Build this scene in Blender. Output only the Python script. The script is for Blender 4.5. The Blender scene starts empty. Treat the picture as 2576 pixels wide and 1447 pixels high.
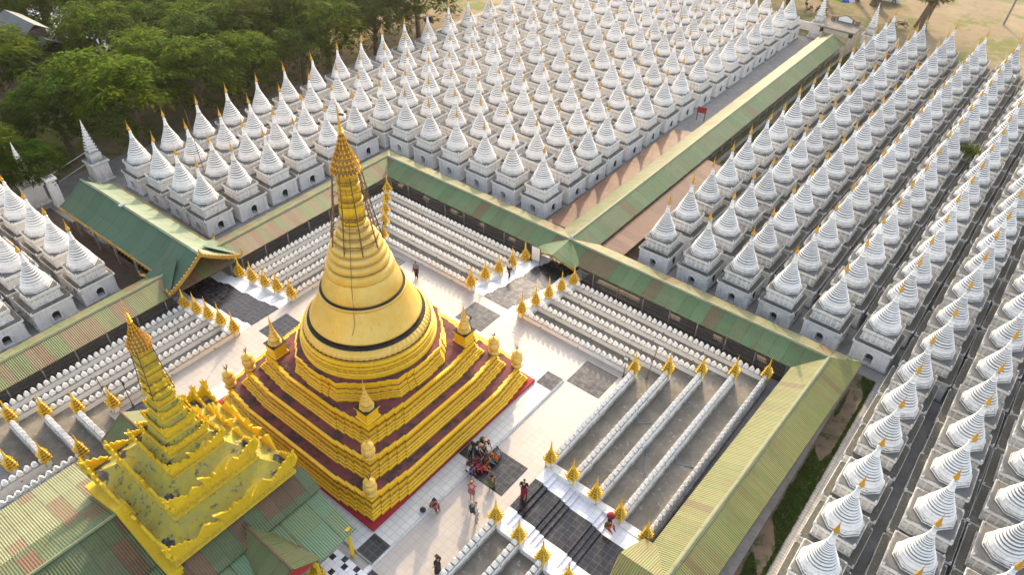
import bpy, bmesh, math, random
from mathutils import Vector, Matrix
from mathutils.geometry import tessellate_polygon
PI = math.pi
sc = bpy.context.scene
col = sc.collection
random.seed(7)
R = random.Random(11)

# ------------------------------------------------------------------ camera
CAM = dict(f=1858.644, x=26.382, y=-20.143, z=35.43, yaw=0.6632, pitch=-0.6874, roll=0.01823)
def cam_axes():
    y, p, r = CAM['yaw'], CAM['pitch'], CAM['roll']
    fwd = Vector((-math.sin(y)*math.cos(p), math.cos(y)*math.cos(p), math.sin(p)))
    right = Vector((math.cos(y), math.sin(y), 0)); up = right.cross(fwd)
    r2 = math.cos(r)*right + math.sin(r)*up; u2 = -math.sin(r)*right + math.cos(r)*up
    return fwd, r2, u2
FWD, RGT, UPV = cam_axes()
CPOS = Vector((CAM['x'], CAM['y'], CAM['z']))
def proj(p):
    d = Vector(p)-CPOS; z = d.dot(FWD)
    if z < .1: return (-9999, -9999)
    return 1288+CAM['f']*d.dot(RGT)/z, 723.5-CAM['f']*d.dot(UPV)/z
cd = bpy.data.cameras.new('camera'); cam = bpy.data.objects.new('camera', cd); col.objects.link(cam)
cd.sensor_width = 36; cd.lens = 36*CAM['f']/2576; cd.clip_end = 2000; cd.clip_start = .1
m3 = Matrix((RGT, UPV, -FWD)).transposed()
cam.matrix_world = Matrix.Translation(CPOS) @ m3.to_4x4()
sc.camera = cam

# ------------------------------------------------------------------ light
ELEV, AZ = math.radians(25), math.atan2(-.50, .87)
w = bpy.data.worlds.new('World'); sc.world = w; w.use_nodes = True
nt = w.node_tree
bg = nt.nodes['Background']; sky = nt.nodes.new('ShaderNodeTexSky')
sky.sky_type = 'NISHITA'; sky.sun_disc = False; sky.sun_elevation = ELEV; sky.sun_rotation = AZ
sky.altitude = 100; sky.air_density = 1.0; sky.dust_density = 3.0; sky.ozone_density = 1.0
hsv = nt.nodes.new('ShaderNodeHueSaturation'); hsv.inputs['Saturation'].default_value = .68
mlt = nt.nodes.new('ShaderNodeMix'); mlt.data_type = 'RGBA'; mlt.blend_type = 'MULTIPLY'; mlt.inputs[0].default_value = 1; mlt.inputs[7].default_value = (1.0, .975, .95, 1)
nt.links.new(sky.outputs[0], hsv.inputs['Color']); nt.links.new(hsv.outputs[0], mlt.inputs[6]); nt.links.new(mlt.outputs[2], bg.inputs[0])
bg.inputs[1].default_value = 0.52
if True:
    hz = bpy.data.materials.new('evening_haze'); hz.use_nodes = True; ht = hz.node_tree; ht.nodes.clear()
    vs = ht.nodes.new('ShaderNodeVolumeScatter'); vs.inputs['Color'].default_value = (1, .93, .82, 1); vs.inputs['Density'].default_value = .00028; vs.inputs['Anisotropy'].default_value = .82
    ot = ht.nodes.new('ShaderNodeOutputMaterial'); ht.links.new(vs.outputs[0], ot.inputs['Volume'])
    bmh = bmesh.new(); bmesh.ops.create_cube(bmh, size=1); bmesh.ops.scale(bmh, vec=(420, 420, 62), verts=bmh.verts); bmesh.ops.translate(bmh, vec=(0, 80, 25), verts=bmh.verts)
    mh = bpy.data.meshes.new('haze'); bmh.to_mesh(mh); bmh.free(); mh.materials.append(hz); oh = bpy.data.objects.new('haze', mh); col.objects.link(oh); oh['kind'] = 'stuff'; oh['label'] = 'thin warm evening haze over the whole place'; oh['category'] = 'haze'
    sc.cycles.volume_bounces = 0
sl = bpy.data.lights.new('sun', 'SUN'); sl.energy = 5.0; sl.angle = math.radians(.55); sl.color = (1, .76, .46)
so = bpy.data.objects.new('sun', sl); col.objects.link(so)
sd = Vector((math.sin(AZ)*math.cos(ELEV), math.cos(AZ)*math.cos(ELEV), math.sin(ELEV)))
so.rotation_euler = sd.to_track_quat('Z', 'Y').to_euler(); so.location = (0, 0, 60)
sc.view_settings.view_transform = 'Standard'; sc.view_settings.look = 'None'; sc.view_settings.exposure = 0
sc.render.engine = 'CYCLES'
sc.cycles.max_bounces = 5; sc.cycles.diffuse_bounces = 3; sc.cycles.glossy_bounces = 2; sc.cycles.use_denoising = True

# ------------------------------------------------------------------ materials
class NT:
    def __init__(s, name):
        s.m = bpy.data.materials.new(name); s.m.use_nodes = True; s.t = s.m.node_tree
        s.b = s.t.nodes['Principled BSDF']; s.geo = None
    def n(s, typ, **kw):
        n = s.t.nodes.new(typ)
        for k, v in kw.items():
            if hasattr(n, k): setattr(n, k, v)
        return n
    def l(s, a, b): s.t.links.new(a, b)
    def pos(s):
        if not s.geo: s.geo = s.n('ShaderNodeNewGeometry')
        return s.geo.outputs['Position']
    def nrmz(s):
        s.pos(); x = s.n('ShaderNodeSeparateXYZ'); s.l(s.geo.outputs['Normal'], x.inputs[0]); return x.outputs[2]
    def posc(s, i):
        x = s.n('ShaderNodeSeparateXYZ'); s.l(s.pos(), x.inputs[0]); return x.outputs[i]
    def mapping(s, scale, src=None):
        m = s.n('ShaderNodeMapping'); s.l(src if src is not None else s.pos(), m.inputs[0]); m.inputs['Scale'].default_value = scale; return m.outputs[0]
    def noise(s, scale, detail=4, rough=.6, vec=None, dist=0.):
        n = s.n('ShaderNodeTexNoise'); n.inputs['Scale'].default_value = scale; n.inputs['Detail'].default_value = detail
        n.inputs['Roughness'].default_value = rough; n.inputs['Distortion'].default_value = dist
        s.l(vec if vec is not None else s.pos(), n.inputs['Vector']); return n.outputs['Fac']
    def ramp(s, fac, a, b, ca=0., cb=1.):
        r = s.n('ShaderNodeMapRange'); r.clamp = True; s.l(fac, r.inputs[0])
        for i, v in enumerate((a, b, ca, cb)): r.inputs[i+1].default_value = v
        return r.outputs[0]
    def math(s, op, a, b=None, c=None):
        m = s.n('ShaderNodeMath'); m.operation = op
        for i, v in enumerate((a, b, c)):
            if v is None: continue
            if isinstance(v, (int, float)): m.inputs[i].default_value = v
            else: s.l(v, m.inputs[i])
        return m.outputs[0]
    def mix(s, fac, a, b, blend='MIX'):
        m = s.n('ShaderNodeMix'); m.data_type = 'RGBA'; m.blend_type = blend
        def put(v, i):
            if isinstance(v, (int, float)): m.inputs[i].default_value = v
            elif isinstance(v, tuple): m.inputs[i].default_value = v+(1,) if len(v) == 3 else v
            else: s.l(v, m.inputs[i])
        put(fac, 0); put(a, 6); put(b, 7); return m.outputs[2]
    def attr(s, name, typ='GEOMETRY'):
        a = s.n('ShaderNodeAttribute'); a.attribute_name = name; a.attribute_type = typ; return a
    def rnd(s): return s.n('ShaderNodeObjectInfo').outputs['Random']
    def bump(s, h, strength=.4, dist=.02):
        b = s.n('ShaderNodeBump'); b.inputs['Strength'].default_value = strength; b.inputs['Distance'].default_value = dist
        s.l(h, b.inputs['Height']); s.l(b.outputs[0], s.b.inputs['Normal'])
    def done(s, colr, rough=.7, metal=0., spec=.35):
        if isinstance(colr, tuple): s.b.inputs['Base Color'].default_value = colr+(1,)
        else: s.l(colr, s.b.inputs['Base Color'])
        if isinstance(rough, (int, float)): s.b.inputs['Roughness'].default_value = rough
        else: s.l(rough, s.b.inputs['Roughness'])
        s.b.inputs['Metallic'].default_value = metal; s.b.inputs['Specular IOR Level'].default_value = spec
        return s.m

def mat_white(name, base=(.86, .85, .83), grime=(.085, .082, .072), amount=1., heavy_x=True, streak=1.):
    t = NT(name)
    d = t.attr('dirt_shade').outputs['Fac']
    n1 = t.noise(2.3, 6, .7); n2 = t.noise(11, 4, .65)
    st = t.noise(5, 4, .6, t.mapping((1.6, 1.6, .18)))
    side = t.ramp(t.posc(0), 1., 6., .0, 1.) if heavy_x else None
    rn = t.rnd()
    tint = t.mix(t.noise(.7, 3), base, tuple(c*.84 for c in base[:2])+(base[2]*.80,))
    tint = t.mix(t.ramp(rn, 0, 1, 0, .22), tint, (.55, .53, .48))
    # ledges and grooves hold black mould, sides get streaks; merlon gaps get painted shade
    k = t.math('MULTIPLY_ADD', d, 1.15*amount, t.math('MULTIPLY_ADD', n1, .75, -.55))
    if side is not None:
        k = t.math('ADD', k, t.math('MULTIPLY_ADD', side, .17, .02)); tint = t.mix(t.math('MULTIPLY_ADD', side, -.5, .5), tint, (.88, .81, .72))  # warm tint on the left-hand stupas: sun and haze glow put into colour
    k = t.math('ADD', k, t.math('MULTIPLY', t.math('SUBTRACT', n2, .5), .5))
    k = t.math('ADD', k, t.ramp(rn, 0, 1, -.08, .08))
    lo = t.ramp(k, .12, .75, 0, .92)
    s2 = t.ramp(st, .56, .78, 0, .42*streak)
    c = t.mix(lo, tint, grime)
    c = t.mix(s2, c, (.24, .23, .20))
    up = t.ramp(t.nrmz(), .75, .95)
    c = t.mix(t.math('MULTIPLY', t.ramp(n1, .45, .62), t.math('MULTIPLY', up, .45)), c, (.17, .165, .14))
    t.bump(t.math('ADD', n2, t.math('MULTIPLY', n1, .5)), .35, .03)
    return t.done(c, .85, 0, .2)

def mat_ledge(name):
    t = NT(name)
    n1 = t.noise(1.9, 6, .7); n2 = t.noise(9, 5, .7)
    side = t.ramp(t.posc(0), 0., 5.)
    dark = t.mix(side, (.20, .17, .135), (.095, .095, .08))
    c = t.mix(t.ramp(n1, .35, .6), dark, (.105, .098, .080))
    c = t.mix(t.ramp(n2, .56, .72, 0, .6), c, (.46, .44, .39))
    c = t.mix(t.ramp(t.noise(3.3, 5, .7), .60, .72, 0, .55), c, (.11, .125, .05))
    t.bump(n2, .5, .03)
    return t.done(c, .95, 0, .1)

def mat_gold(name, base, dark, rough=.42, metal=.35, stain=.5, stain_shade_c=(.16, .10, .03), grey=0.):
    t = NT(name)
    n1 = t.noise(.9, 6, .75); n2 = t.noise(7, 5, .65)
    st = t.noise(4, 4, .6, t.mapping((1.8, 1.8, .22)))
    c = t.mix(t.ramp(n1, .3, .7), base, dark)
    d = t.attr('dirt_shade').outputs['Fac']
    c = t.mix(t.math('MULTIPLY', t.ramp(t.math('MULTIPLY_ADD', d, 1.1, t.math('SUBTRACT', n2, .5)), .15, .8), .95), c, stain_shade_c)  # grime, and moulding recesses darkened with shade put into the colour
    c = t.mix(t.ramp(st, .58, .76, 0, stain), c, stain_shade_c)
    if grey:
        c = t.mix(t.ramp(t.noise(2.1, 6, .75), .60, .70, 0, grey), c, (.42, .42, .40))
    t.bump(n2, .25, .015)
    return t.done(c, t.ramp(n2, .3, .7, rough-.08, rough+.14), metal, .5)

def mat_noise(name, a, b, scale=2., rough=.8, c3=None, s3=6., lo3=.58, hi3=.7, bump=.3, bd=.02, f3=.9, lo=.35, hi=.65, spec=.25, metal=0.):
    t = NT(name); n1 = t.noise(scale, 6, .68)
    c = t.mix(t.ramp(n1, lo, hi), a, b); n2 = t.noise(s3, 5, .7)
    if c3: c = t.mix(t.ramp(n2, lo3, hi3, 0, f3), c, c3)
    if bump: t.bump(n2, bump, bd)
    return t.done(c, rough, metal, spec)

def mat_roof(name, sheets, rust=(.20, .095, .055), rustf=.35, sheet=(.82, 1.6), streaky=1., rough=.5, fine=(.12, .03)):
    """painted corrugated sheets laid in rows: u along the ridge, v down the slope (metres)"""
    t = NT(name)
    uv = t.n('ShaderNodeUVMap'); x = t.n('ShaderNodeSeparateXYZ'); t.l(uv.outputs[0], x.inputs[0])
    u, v = x.outputs[0], x.outputs[1]
    cu = t.math('FLOOR', t.math('DIVIDE', u, sheet[0])); cv = t.math('FLOOR', t.math('DIVIDE', v, sheet[1]))
    cv2 = t.n('ShaderNodeCombineXYZ'); t.l(cu, cv2.inputs[0]); t.l(cv, cv2.inputs[1]); t.l(t.math('MULTIPLY', t.rnd(), 50), cv2.inputs[2])
    wn = t.n('ShaderNodeTexWhiteNoise'); t.l(cv2.outputs[0], wn.inputs[0])
    val = wn.outputs[0]
    sx = t.n('ShaderNodeSeparateXYZ'); t.l(wn.outputs[1], sx.inputs[0])
    r = t.n('ShaderNodeValToRGB'); r.color_ramp.interpolation = 'CONSTANT'
    els = r.color_ramp.elements
    while len(els) < len(sheets): els.new(.5)
    for i, (p, cc) in enumerate(sheets): els[i].position = p; els[i].color = cc+(1,)
    t.l(val, r.inputs[0]); c = r.outputs[0]
    # dirt streaks run down the slope
    cs = t.n('ShaderNodeCombineXYZ'); t.l(t.math('MULTIPLY', u, 3.2), cs.inputs[0]); t.l(t.math('MULTIPLY', v, .45), cs.inputs[1])
    stn = t.noise(1.6, 6, .7, cs.outputs[0])
    c = t.mix(t.ramp(stn, .50, .68, 0, rustf*streaky), c, rust)
    n1 = t.noise(.55, 5, .65)
    c = t.mix(t.ramp(n1, .48, .66, 0, rustf), c, tuple(a*.9 for a in rust))
    c = t.mix(t.ramp(t.noise(9, 4, .7), .56, .75, 0, .35), c, (.30, .31, .25))
    # laps between sheets
    fu = t.math('FRACT', t.math('DIVIDE', u, sheet[0])); fv = t.math('FRACT', t.math('DIVIDE', v, sheet[1]))
    lap = t.math('MULTIPLY', t.math('MAXIMUM', t.ramp(fu, .09, .0, 0, .85), t.ramp(fv, .03, .0, 0, .6)), t.ramp(t.noise(1.3, 3), .35, .6, .15, 1.))
    c = t.mix(lap, c, (.05, .05, .04))
    corr = t.math('SINE', t.math('MULTIPLY', u, 2*PI/fine[0]))
    c = t.mix(t.ramp(corr, 0, -1, 0, .35), c, (.05, .065, .04))
    t.bump(corr, .5, fine[1])
    c = t.mix(1., c, (.74, .74, .66), 'MULTIPLY')
    return t.done(c, .5, 0, .28)

def mat_tiles(name, base, alt, line, size=.42, rough=.45, lw=.02, linef=.6, bump=0., spots=None, spec=.4):
    t = NT(name)
    def ln(o):
        f = t.math('FRACT', t.math('DIVIDE', o, size)); return t.ramp(t.math('ABSOLUTE', t.math('SUBTRACT', f, .5)), .5-lw/size, .5-lw/size*.5)
    g = t.math('MAXIMUM', ln(t.posc(0)), ln(t.posc(1)))
    fl = t.n('ShaderNodeCombineXYZ')
    for i in (0, 1): t.l(t.math('FLOOR', t.math('DIVIDE', t.posc(i), size)), fl.inputs[i])
    wn = t.n('ShaderNodeTexWhiteNoise'); t.l(fl.outputs[0], wn.inputs[0])
    c = t.mix(wn.outputs[0], base, alt)
    c = t.mix(t.ramp(t.noise(.6, 5, .65), .42, .7, 0, .5), c, tuple(x*.8 for x in alt))
    if spots: c = t.mix(t.ramp(t.noise(5, 5, .7), .62, .74, 0, .7), c, spots)
    c = t.mix(t.math('MULTIPLY', g, linef), c, line)
    return t.done(c, t.ramp(t.noise(2.5, 4), .3, .7, max(.05, rough-.12), rough+.12), 0, spec)

M = {}
M['white'] = mat_white('limewash')
M['wall'] = mat_white('wall_limewash', (.84, .82, .79), (.12, .11, .09), .95, False, .8)
M['whiteclean'] = mat_white('clean_limewash', (.80, .80, .79), (.30, .29, .27), .5, False, .3)
M['ledge'] = mat_ledge('mouldy_ledge')
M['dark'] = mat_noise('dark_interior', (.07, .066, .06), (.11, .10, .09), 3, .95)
M['gold'] = mat_gold('gold_paint', (.84, .54, .016), (.76, .43, .010), .42, .22, .35, (.20, .085, .010))
M['bell'] = mat_gold('gilded_bell', (.72, .50, .14), (.68, .38, .035), .40, .25, .5, (.42, .25, .05), .6)
M['leafgold'] = mat_gold('gold_leaf', (.85, .52, .05), (.70, .34, .02), .32, .55, .35, (.22, .10, .02))
M['tipgold'] = mat_gold('finial_gold', (.60, .33, .035), (.48, .24, .02), .40, .35, .3, (.25, .12, .03))
M['spiregold'] = mat_gold('yellow_gold_paint', (.76, .50, .02), (.68, .38, .01), .36, .28, .3, (.28, .15, .02))
M['tower'] = mat_gold('ochre_paint', (.68, .47, .010), (.58, .36, .006), .65, .0, .5, (.15, .12, .035))
M['towerroof'] = mat_noise('weathered_ochre_plaster', (.42, .34, .035), (.30, .27, .085), 1.8, .9, (.07, .075, .07), 2.6, .545, .64, .4, .03, .88)
M['mortar'] = mat_noise('black_mortar', (.028, .03, .032), (.085, .09, .095), 3, .95, (.30, .26, .06), 4, .54, .66)
M['red'] = mat_noise('red_plaster', (.22, .062, .058), (.13, .05, .048), 1.1, .85, (.042, .038, .034), .95, .47, .60, .4, .03, .93)
M['redplinth'] = mat_noise('red_paint', (.33, .022, .032), (.25, .02, .028), 1.4, .7, (.55, .45, .43), 12, .66, .72, .2, .01, .8)
M['blackring'] = mat_noise('black_mould', (.03, .028, .022), (.06, .052, .038), 2, .95, (.14, .12, .06), 5, .62, .72)
M['iron'] = mat_noise('rusty_iron', (.10, .055, .03), (.17, .085, .035), 4, .7)
M['bamboo'] = mat_noise('old_bamboo', (.20, .11, .05), (.12, .065, .035), 4, .8)
M['tile'] = mat_tiles('cream_floor_tiles', (.40, .36, .315), (.44, .395, .345), (.28, .25, .215), .40, .42, .02, .5)
M['tileup'] = mat_tiles('pale_walk_tiles', (.50, .49, .455), (.55, .54, .50), (.30, .295, .28), .40, .42, .024, .7)
M['blacktile'] = mat_tiles('black_floor_tiles', (.013, .014, .017), (.022, .022, .026), (.10, .085, .07), .40, .24, .022, .75, spots=(.06, .055, .05))
M['whitetile'] = mat_tiles('white_stair_tiles', (.76, .76, .77), (.80, .80, .80), (.42, .42, .46), .30, .32, .016, .6)
M['concrete'] = mat_noise('old_concrete', (.145, .132, .105), (.235, .21, .17), 1.0, .92, (.44, .42, .38), 2.2, .58, .70, .4, .03, .7)
M['ground'] = mat_noise('dusty_earth', (.20, .15, .085), (.28, .215, .125), .22, .97, (.12, .14, .025), .16, .50, .58, .5, .05, .85)
M['paving'] = mat_noise('grey_paving', (.25, .235, .215), (.34, .32, .29), 1.3, .92, (.15, .14, .12), 3, .58, .7)
M['soil'] = mat_noise('damp_soil', (.15, .105, .07), (.22, .165, .115), .9, .95, (.045, .07, .02), 1.1, .50, .60, .4, .03, .9)
M['brick'] = mat_tiles('whitened_brick_path', (.50, .48, .44), (.40, .37, .33), (.20, .18, .15), .22, .9, .02, .8, spec=.1)
M['roofPlit'] = mat_roof('sunlit_teal_sheet_roof', [(0, (.24, .34, .23)), (.4, (.27, .36, .25)), (.8, (.25, .33, .22))], rustf=.12, sheet=(1.3, 2.2), streaky=.6)  # teal sheets of the sunny slope, sunlight put into their colour
M['roofPaleLit'] = mat_roof('pale_sunlit_sheet_roof', [(0, (.27, .29, .145)), (.4, (.31, .30, .16)), (.75, (.245, .28, .13)), (.9, (.29, .21, .11))], rustf=.32, sheet=(1.0, 3.0), fine=(.12, .03))  # paler sheets for left and outer slopes, sunlit tone put into the colour
G1, G2, G3, G4 = (.10, .20, .085), (.125, .235, .11), (.145, .21, .10), (.20, .13, .07)
M['roofB'] = mat_roof('green_sheet_roof', [(0, G1), (.35, G2), (.68, G3), (.88, (.16, .135, .065))], rustf=.36, sheet=(1.0, 3.0))
M['roofR'] = mat_roof('yellow_green_sheet_roof', [(0, (.27, .28, .10)), (.4, (.235, .265, .09)), (.75, (.255, .24, .09)), (.93, (.22, .17, .08))], rustf=.26, sheet=(.45, 3.0), fine=(.13, .03))
M['roofL'] = mat_roof('rusty_green_sheet_roof', [(0, (.18, .24, .09)), (.28, (.27, .20, .11)), (.5, (.22, .26, .10)), (.72, (.25, .155, .085))], rustf=.40, sheet=(.6, 3.0), fine=(.13, .03))
M['roofP'] = mat_roof('teal_sheet_roof', [(0, (.08, .175, .11)), (.4, (.095, .195, .125)), (.8, (.11, .19, .12))], rustf=.16, sheet=(1.3, 2.2), streaky=.6)
M['roofH'] = mat_roof('patched_sheet_roof', [(0, (.13, .185, .09)), (.3, (.15, .20, .105)), (.55, (.18, .105, .06)), (.70, (.125, .17, .075)), (.88, (.225, .125, .07))], rustf=.34, sheet=(.78, 1.15), fine=(.125, .03))
M['roofPale'] = mat_roof('pale_green_sheet_roof', [(0, (.17, .29, .18)), (.4, (.19, .31, .19)), (.75, (.21, .29, .155))], rustf=.14, sheet=(1.6, 1.5), fine=(.125, .03))
M['rustroof'] = mat_roof('rusted_sheet_roof', [(0, (.19, .075, .045)), (.35, (.23, .10, .06)), (.7, (.15, .06, .04))], rustf=.3, sheet=(.8, 2.2))
M['greyroof'] = mat_roof('grey_sheet_roof', [(0, (.065, .095, .115)), (.5, (.085, .115, .13))], rustf=.16, sheet=(1, 2.4))
M['ridge'] = mat_noise('ridge_cap_metal', (.24, .25, .14), (.19, .21, .11), 2.5, .6, (.21, .10, .06), 2, .56, .68)
M['post'] = mat_noise('grey_post', (.20, .185, .165), (.28, .25, .22), 3, .8)
M['rail'] = mat_noise('dark_rail', (.07, .05, .035), (.10, .07, .045), 3, .8)
M['screen'] = mat_noise('grey_screen', (.17, .165, .16), (.24, .225, .205), 1.3, .9)
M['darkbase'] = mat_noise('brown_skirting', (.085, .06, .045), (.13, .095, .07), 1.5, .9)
M['redpaint'] = mat_noise('bright_red_paint', (.36, .03, .03), (.30, .025, .025), 2, .7)
M['trim'] = mat_gold('carved_gold_trim', (.50, .32, .05), (.36, .21, .04), .55, .2, .5, (.10, .06, .02))
M['bark'] = mat_noise('bark', (.11, .08, .055), (.16, .12, .085), 3, .95, None, 8, bump=.6, bd=.05)
def mat_leaf(name, a, b, yel):
    t = NT(name)
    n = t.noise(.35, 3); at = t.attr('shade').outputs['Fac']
    c = t.mix(t.math('POWER', t.ramp(at, .05, .95), 1.5), a, b)  # lower and inner leaves darker: crown shade put into the colour
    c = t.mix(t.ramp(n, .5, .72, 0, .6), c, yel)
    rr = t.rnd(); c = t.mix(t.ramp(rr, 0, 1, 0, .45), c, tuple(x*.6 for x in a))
    t.done(c, .7, 0, .04)
    tr = t.n('ShaderNodeBsdfTranslucent'); t.l(t.mix(.55, c, (.24, .27, .012)), tr.inputs[0])
    mx = t.n('ShaderNodeMixShader'); mx.inputs[0].default_value = .45
    t.l(t.b.outputs[0], mx.inputs[1]); t.l(tr.outputs[0], mx.inputs[2])
    t.l(mx.outputs[0], t.t.nodes['Material Output'].inputs[0]); return t.m
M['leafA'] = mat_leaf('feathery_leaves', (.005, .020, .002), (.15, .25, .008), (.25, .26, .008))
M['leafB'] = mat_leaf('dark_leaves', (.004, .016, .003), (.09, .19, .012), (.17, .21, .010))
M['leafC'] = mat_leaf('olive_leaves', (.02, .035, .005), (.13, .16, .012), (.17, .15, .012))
M['grass'] = mat_noise('grass_blades', (.055, .11, .014), (.10, .15, .02), 2, .8, None)
M['bluebag'] = mat_noise('blue_plastic', (.02, .07, .30), (.03, .10, .40), 4, .5)
M['metal'] = mat_noise('grey_metal', (.30, .30, .31), (.42, .42, .43), 4, .45, metal=.4)
M['lampglass'] = mat_noise('lamp_glass', (.62, .63, .64), (.75, .76, .78), 4, .2)
M['black'] = mat_noise('black_plastic', (.02, .02, .022), (.035, .035, .037), 4, .6)
M['carwhite'] = mat_noise('white_car_paint', (.60, .62, .64), (.66, .68, .70), 2, .3, bump=0)
M['carglass'] = mat_noise('car_glass', (.02, .025, .03), (.03, .035, .04), 2, .08, bump=0)
M['water'] = mat_noise('pond_water', (.35, .40, .42), (.45, .50, .52), .5, .12, bump=.1)
M['hose'] = mat_noise('blue_grey_hose', (.14, .22, .27), (.17, .26, .30), 3, .5)
def plain(name, c, rough=.8):
    if name not in M: M[name] = mat_noise(name, c, tuple(x*.8 for x in c), 8, rough, bump=.2)
    return M[name]

# ------------------------------------------------------------------ mesh helpers
class MB:
    def __init__(s): s.v, s.f, s.mi, s.uv, s.d = [], [], [], [], []
    def vert(s, p, d=0.): s.v.append(tuple(p)); s.d.append(d); return len(s.v)-1
    def face(s, idx, m=0, uv=None): s.f.append(tuple(idx)); s.mi.append(m); s.uv.append(uv)
    def poly(s, pts, m=0, uv=None, d=0.): s.face([s.vert(p, d) for p in pts], m, uv)
    def box(s, x0, x1, y0, y1, z0, z1, m=0, d=0., top=None, mt=None, skip=''):
        a = [s.vert(p, d if p[2] == z0 or top is None else top) for p in ((x0,y0,z0),(x1,y0,z0),(x1,y1,z0),(x0,y1,z0),(x0,y0,z1),(x1,y0,z1),(x1,y1,z1),(x0,y1,z1))]
        for nm, q in (('b',(3,2,1,0)),('t',(4,5,6,7)),('s',(0,1,5,4)),('e',(1,2,6,5)),('n',(2,3,7,6)),('w',(3,0,4,7))):
            if nm in skip: continue
            s.face([a[i] for i in q], mt if (nm == 't' and mt is not None) else m)
    def loft(s, rings, m=0, cap0=False, cap1=True, ms=None, ds=None, mcap=None):
        """rings: list of equally long closed point loops, bottom to top"""
        ids = [[s.vert(p, ds[i] if ds else 0.) for p in r] for i, r in enumerate(rings)]
        n = len(ids[0])
        for i in range(len(ids)-1):
            mm = ms[i] if ms else m
            for j in range(n): s.face((ids[i][j], ids[i][(j+1) % n], ids[i+1][(j+1) % n], ids[i+1][j]), mm)
        if cap1: s.face(ids[-1], m if mcap is None else mcap)
        if cap0: s.face(ids[0][::-1], m)
    def lathe(s, prof, n=24, c=(0,0), m=0, ms=None, ds=None, cap0=False, cap1=True, ph=0., mod=None):
        rings = []
        for i, (r, z) in enumerate(prof):
            ring = []
            for k in range(n):
                a = ph+2*PI*k/n; rr = r*(mod(i, k) if mod else 1)
                ring.append((c[0]+rr*math.cos(a), c[1]+rr*math.sin(a), z))
            rings.append(ring)
        s.loft(rings, m, cap0, cap1, ms, ds)
    def sq(s, prof, c=(0,0), m=0, ms=None, ds=None, cap1=True, ry=1., mcap=None):
        """square loft: prof = [(half, z)]"""
        s.loft([[(c[0]-h, c[1]-h*ry, z), (c[0]+h, c[1]-h*ry, z), (c[0]+h, c[1]+h*ry, z), (c[0]-h, c[1]+h*ry, z)] for h, z in prof], m, False, cap1, ms, ds, mcap)
    def tube(s, pts, r, n=6, m=0, caps=True):
        pts = [Vector(p) for p in pts]; rr = r if isinstance(r, (list, tuple)) else [r]*len(pts); rings = []
        for i, p in enumerate(pts):
            t = (pts[min(i+1, len(pts)-1)]-pts[max(i-1, 0)])
            t = t.normalized() if t.length > 1e-6 else Vector((0, 0, 1))
            a = t.orthogonal().normalized() if abs(t.z) > .95 else t.cross(Vector((0, 0, 1))).normalized()
            b = t.cross(a)
            rings.append([tuple(p+a*rr[i]*math.cos(2*PI*k/n)+b*rr[i]*math.sin(2*PI*k/n)) for k in range(n)])
        s.loft(rings, m, caps, caps)
    def plate(s, outline, thick, mtx, m=0):
        """extruded outline (x,z) in local plane, placed by matrix"""
        n = len(outline)
        a = [s.vert(mtx @ Vector((x, -thick/2, z))) for x, z in outline]; b = [s.vert(mtx @ Vector((x, thick/2, z))) for x, z in outline]
        tris = tessellate_polygon([[Vector((x, z, 0)) for x, z in outline]])
        for t in tris: s.face([a[i] for i in t], m); s.face([b[i] for i in t][::-1], m)
        for i in range(n): j = (i+1) % n; s.face((a[i], a[j], b[j], b[i]), m)
    def build(s, name, mats, parent=None, smooth=False, loc=None, fix=True):
        me = bpy.data.meshes.new(name); me.from_pydata(s.v, [], s.f)
        for m in (mats if isinstance(mats, (list, tuple)) else [mats]): me.materials.append(M[m] if isinstance(m, str) else m)
        me.polygons.foreach_set('material_index', s.mi)
        if any(s.d):
            a = me.attributes.new('dirt_shade', 'FLOAT', 'POINT'); a.data.foreach_set('value', s.d)
        if any(u is not None for u in s.uv):
            ul = me.uv_layers.new(name='UVMap'); i = 0; flat = []
            for f, u in zip(s.f, s.uv):
                for k in range(len(f)): flat += list(u[k]) if u else [0, 0]
            ul.data.foreach_set('uv', flat)
        if fix:
            bm = bmesh.new(); bm.from_mesh(me); bmesh.ops.recalc_face_normals(bm, faces=bm.faces); bm.to_mesh(me); bm.free()
        if smooth: me.polygons.foreach_set('use_smooth', [True]*len(me.polygons))
        me.update()
        o = bpy.data.objects.new(name, me); col.objects.link(o)
        if parent: o.parent = parent
        if loc: o.location = loc
        return o
def tag(o, label=None, cat=None, group=None, kind=None):
    if label: o['label'] = label
    if cat: o['category'] = cat
    if group: o['group'] = group
    if kind: o['kind'] = kind
    return o
def thing(name, label, cat, loc=(0,0,0), rz=0, group=None):
    o = bpy.data.objects.new(name, None); col.objects.link(o); o.location = loc; o.rotation_euler = (0, 0, rz); o.empty_display_size = .2
    return tag(o, label, cat, group)
def dup(root, loc, rz, label, scale=1., group=None, only=None):
    r = root.copy(); col.objects.link(r); r.location = loc; r.rotation_euler = (0, 0, rz); r['label'] = label; r.scale = (scale,)*3
    if group: r['group'] = group
    for ch in list(root.children):
        if only and ch.name.split('.')[0] not in only: continue
        c = ch.copy(); col.objects.link(c); c.parent = r
        for g in list(ch.children):
            d = g.copy(); col.objects.link(d); d.parent = c
    return r
ORD = ['first','second','third','fourth','fifth','sixth','seventh','eighth','ninth','tenth','eleventh','twelfth','thirteenth','fourteenth','fifteenth','sixteenth','seventeenth','eighteenth','nineteenth','twentieth']
def inframe(p, pad=60):
    u, v = proj(p); return -pad < u < 2576+pad and -pad < v < 1447+pad
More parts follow.
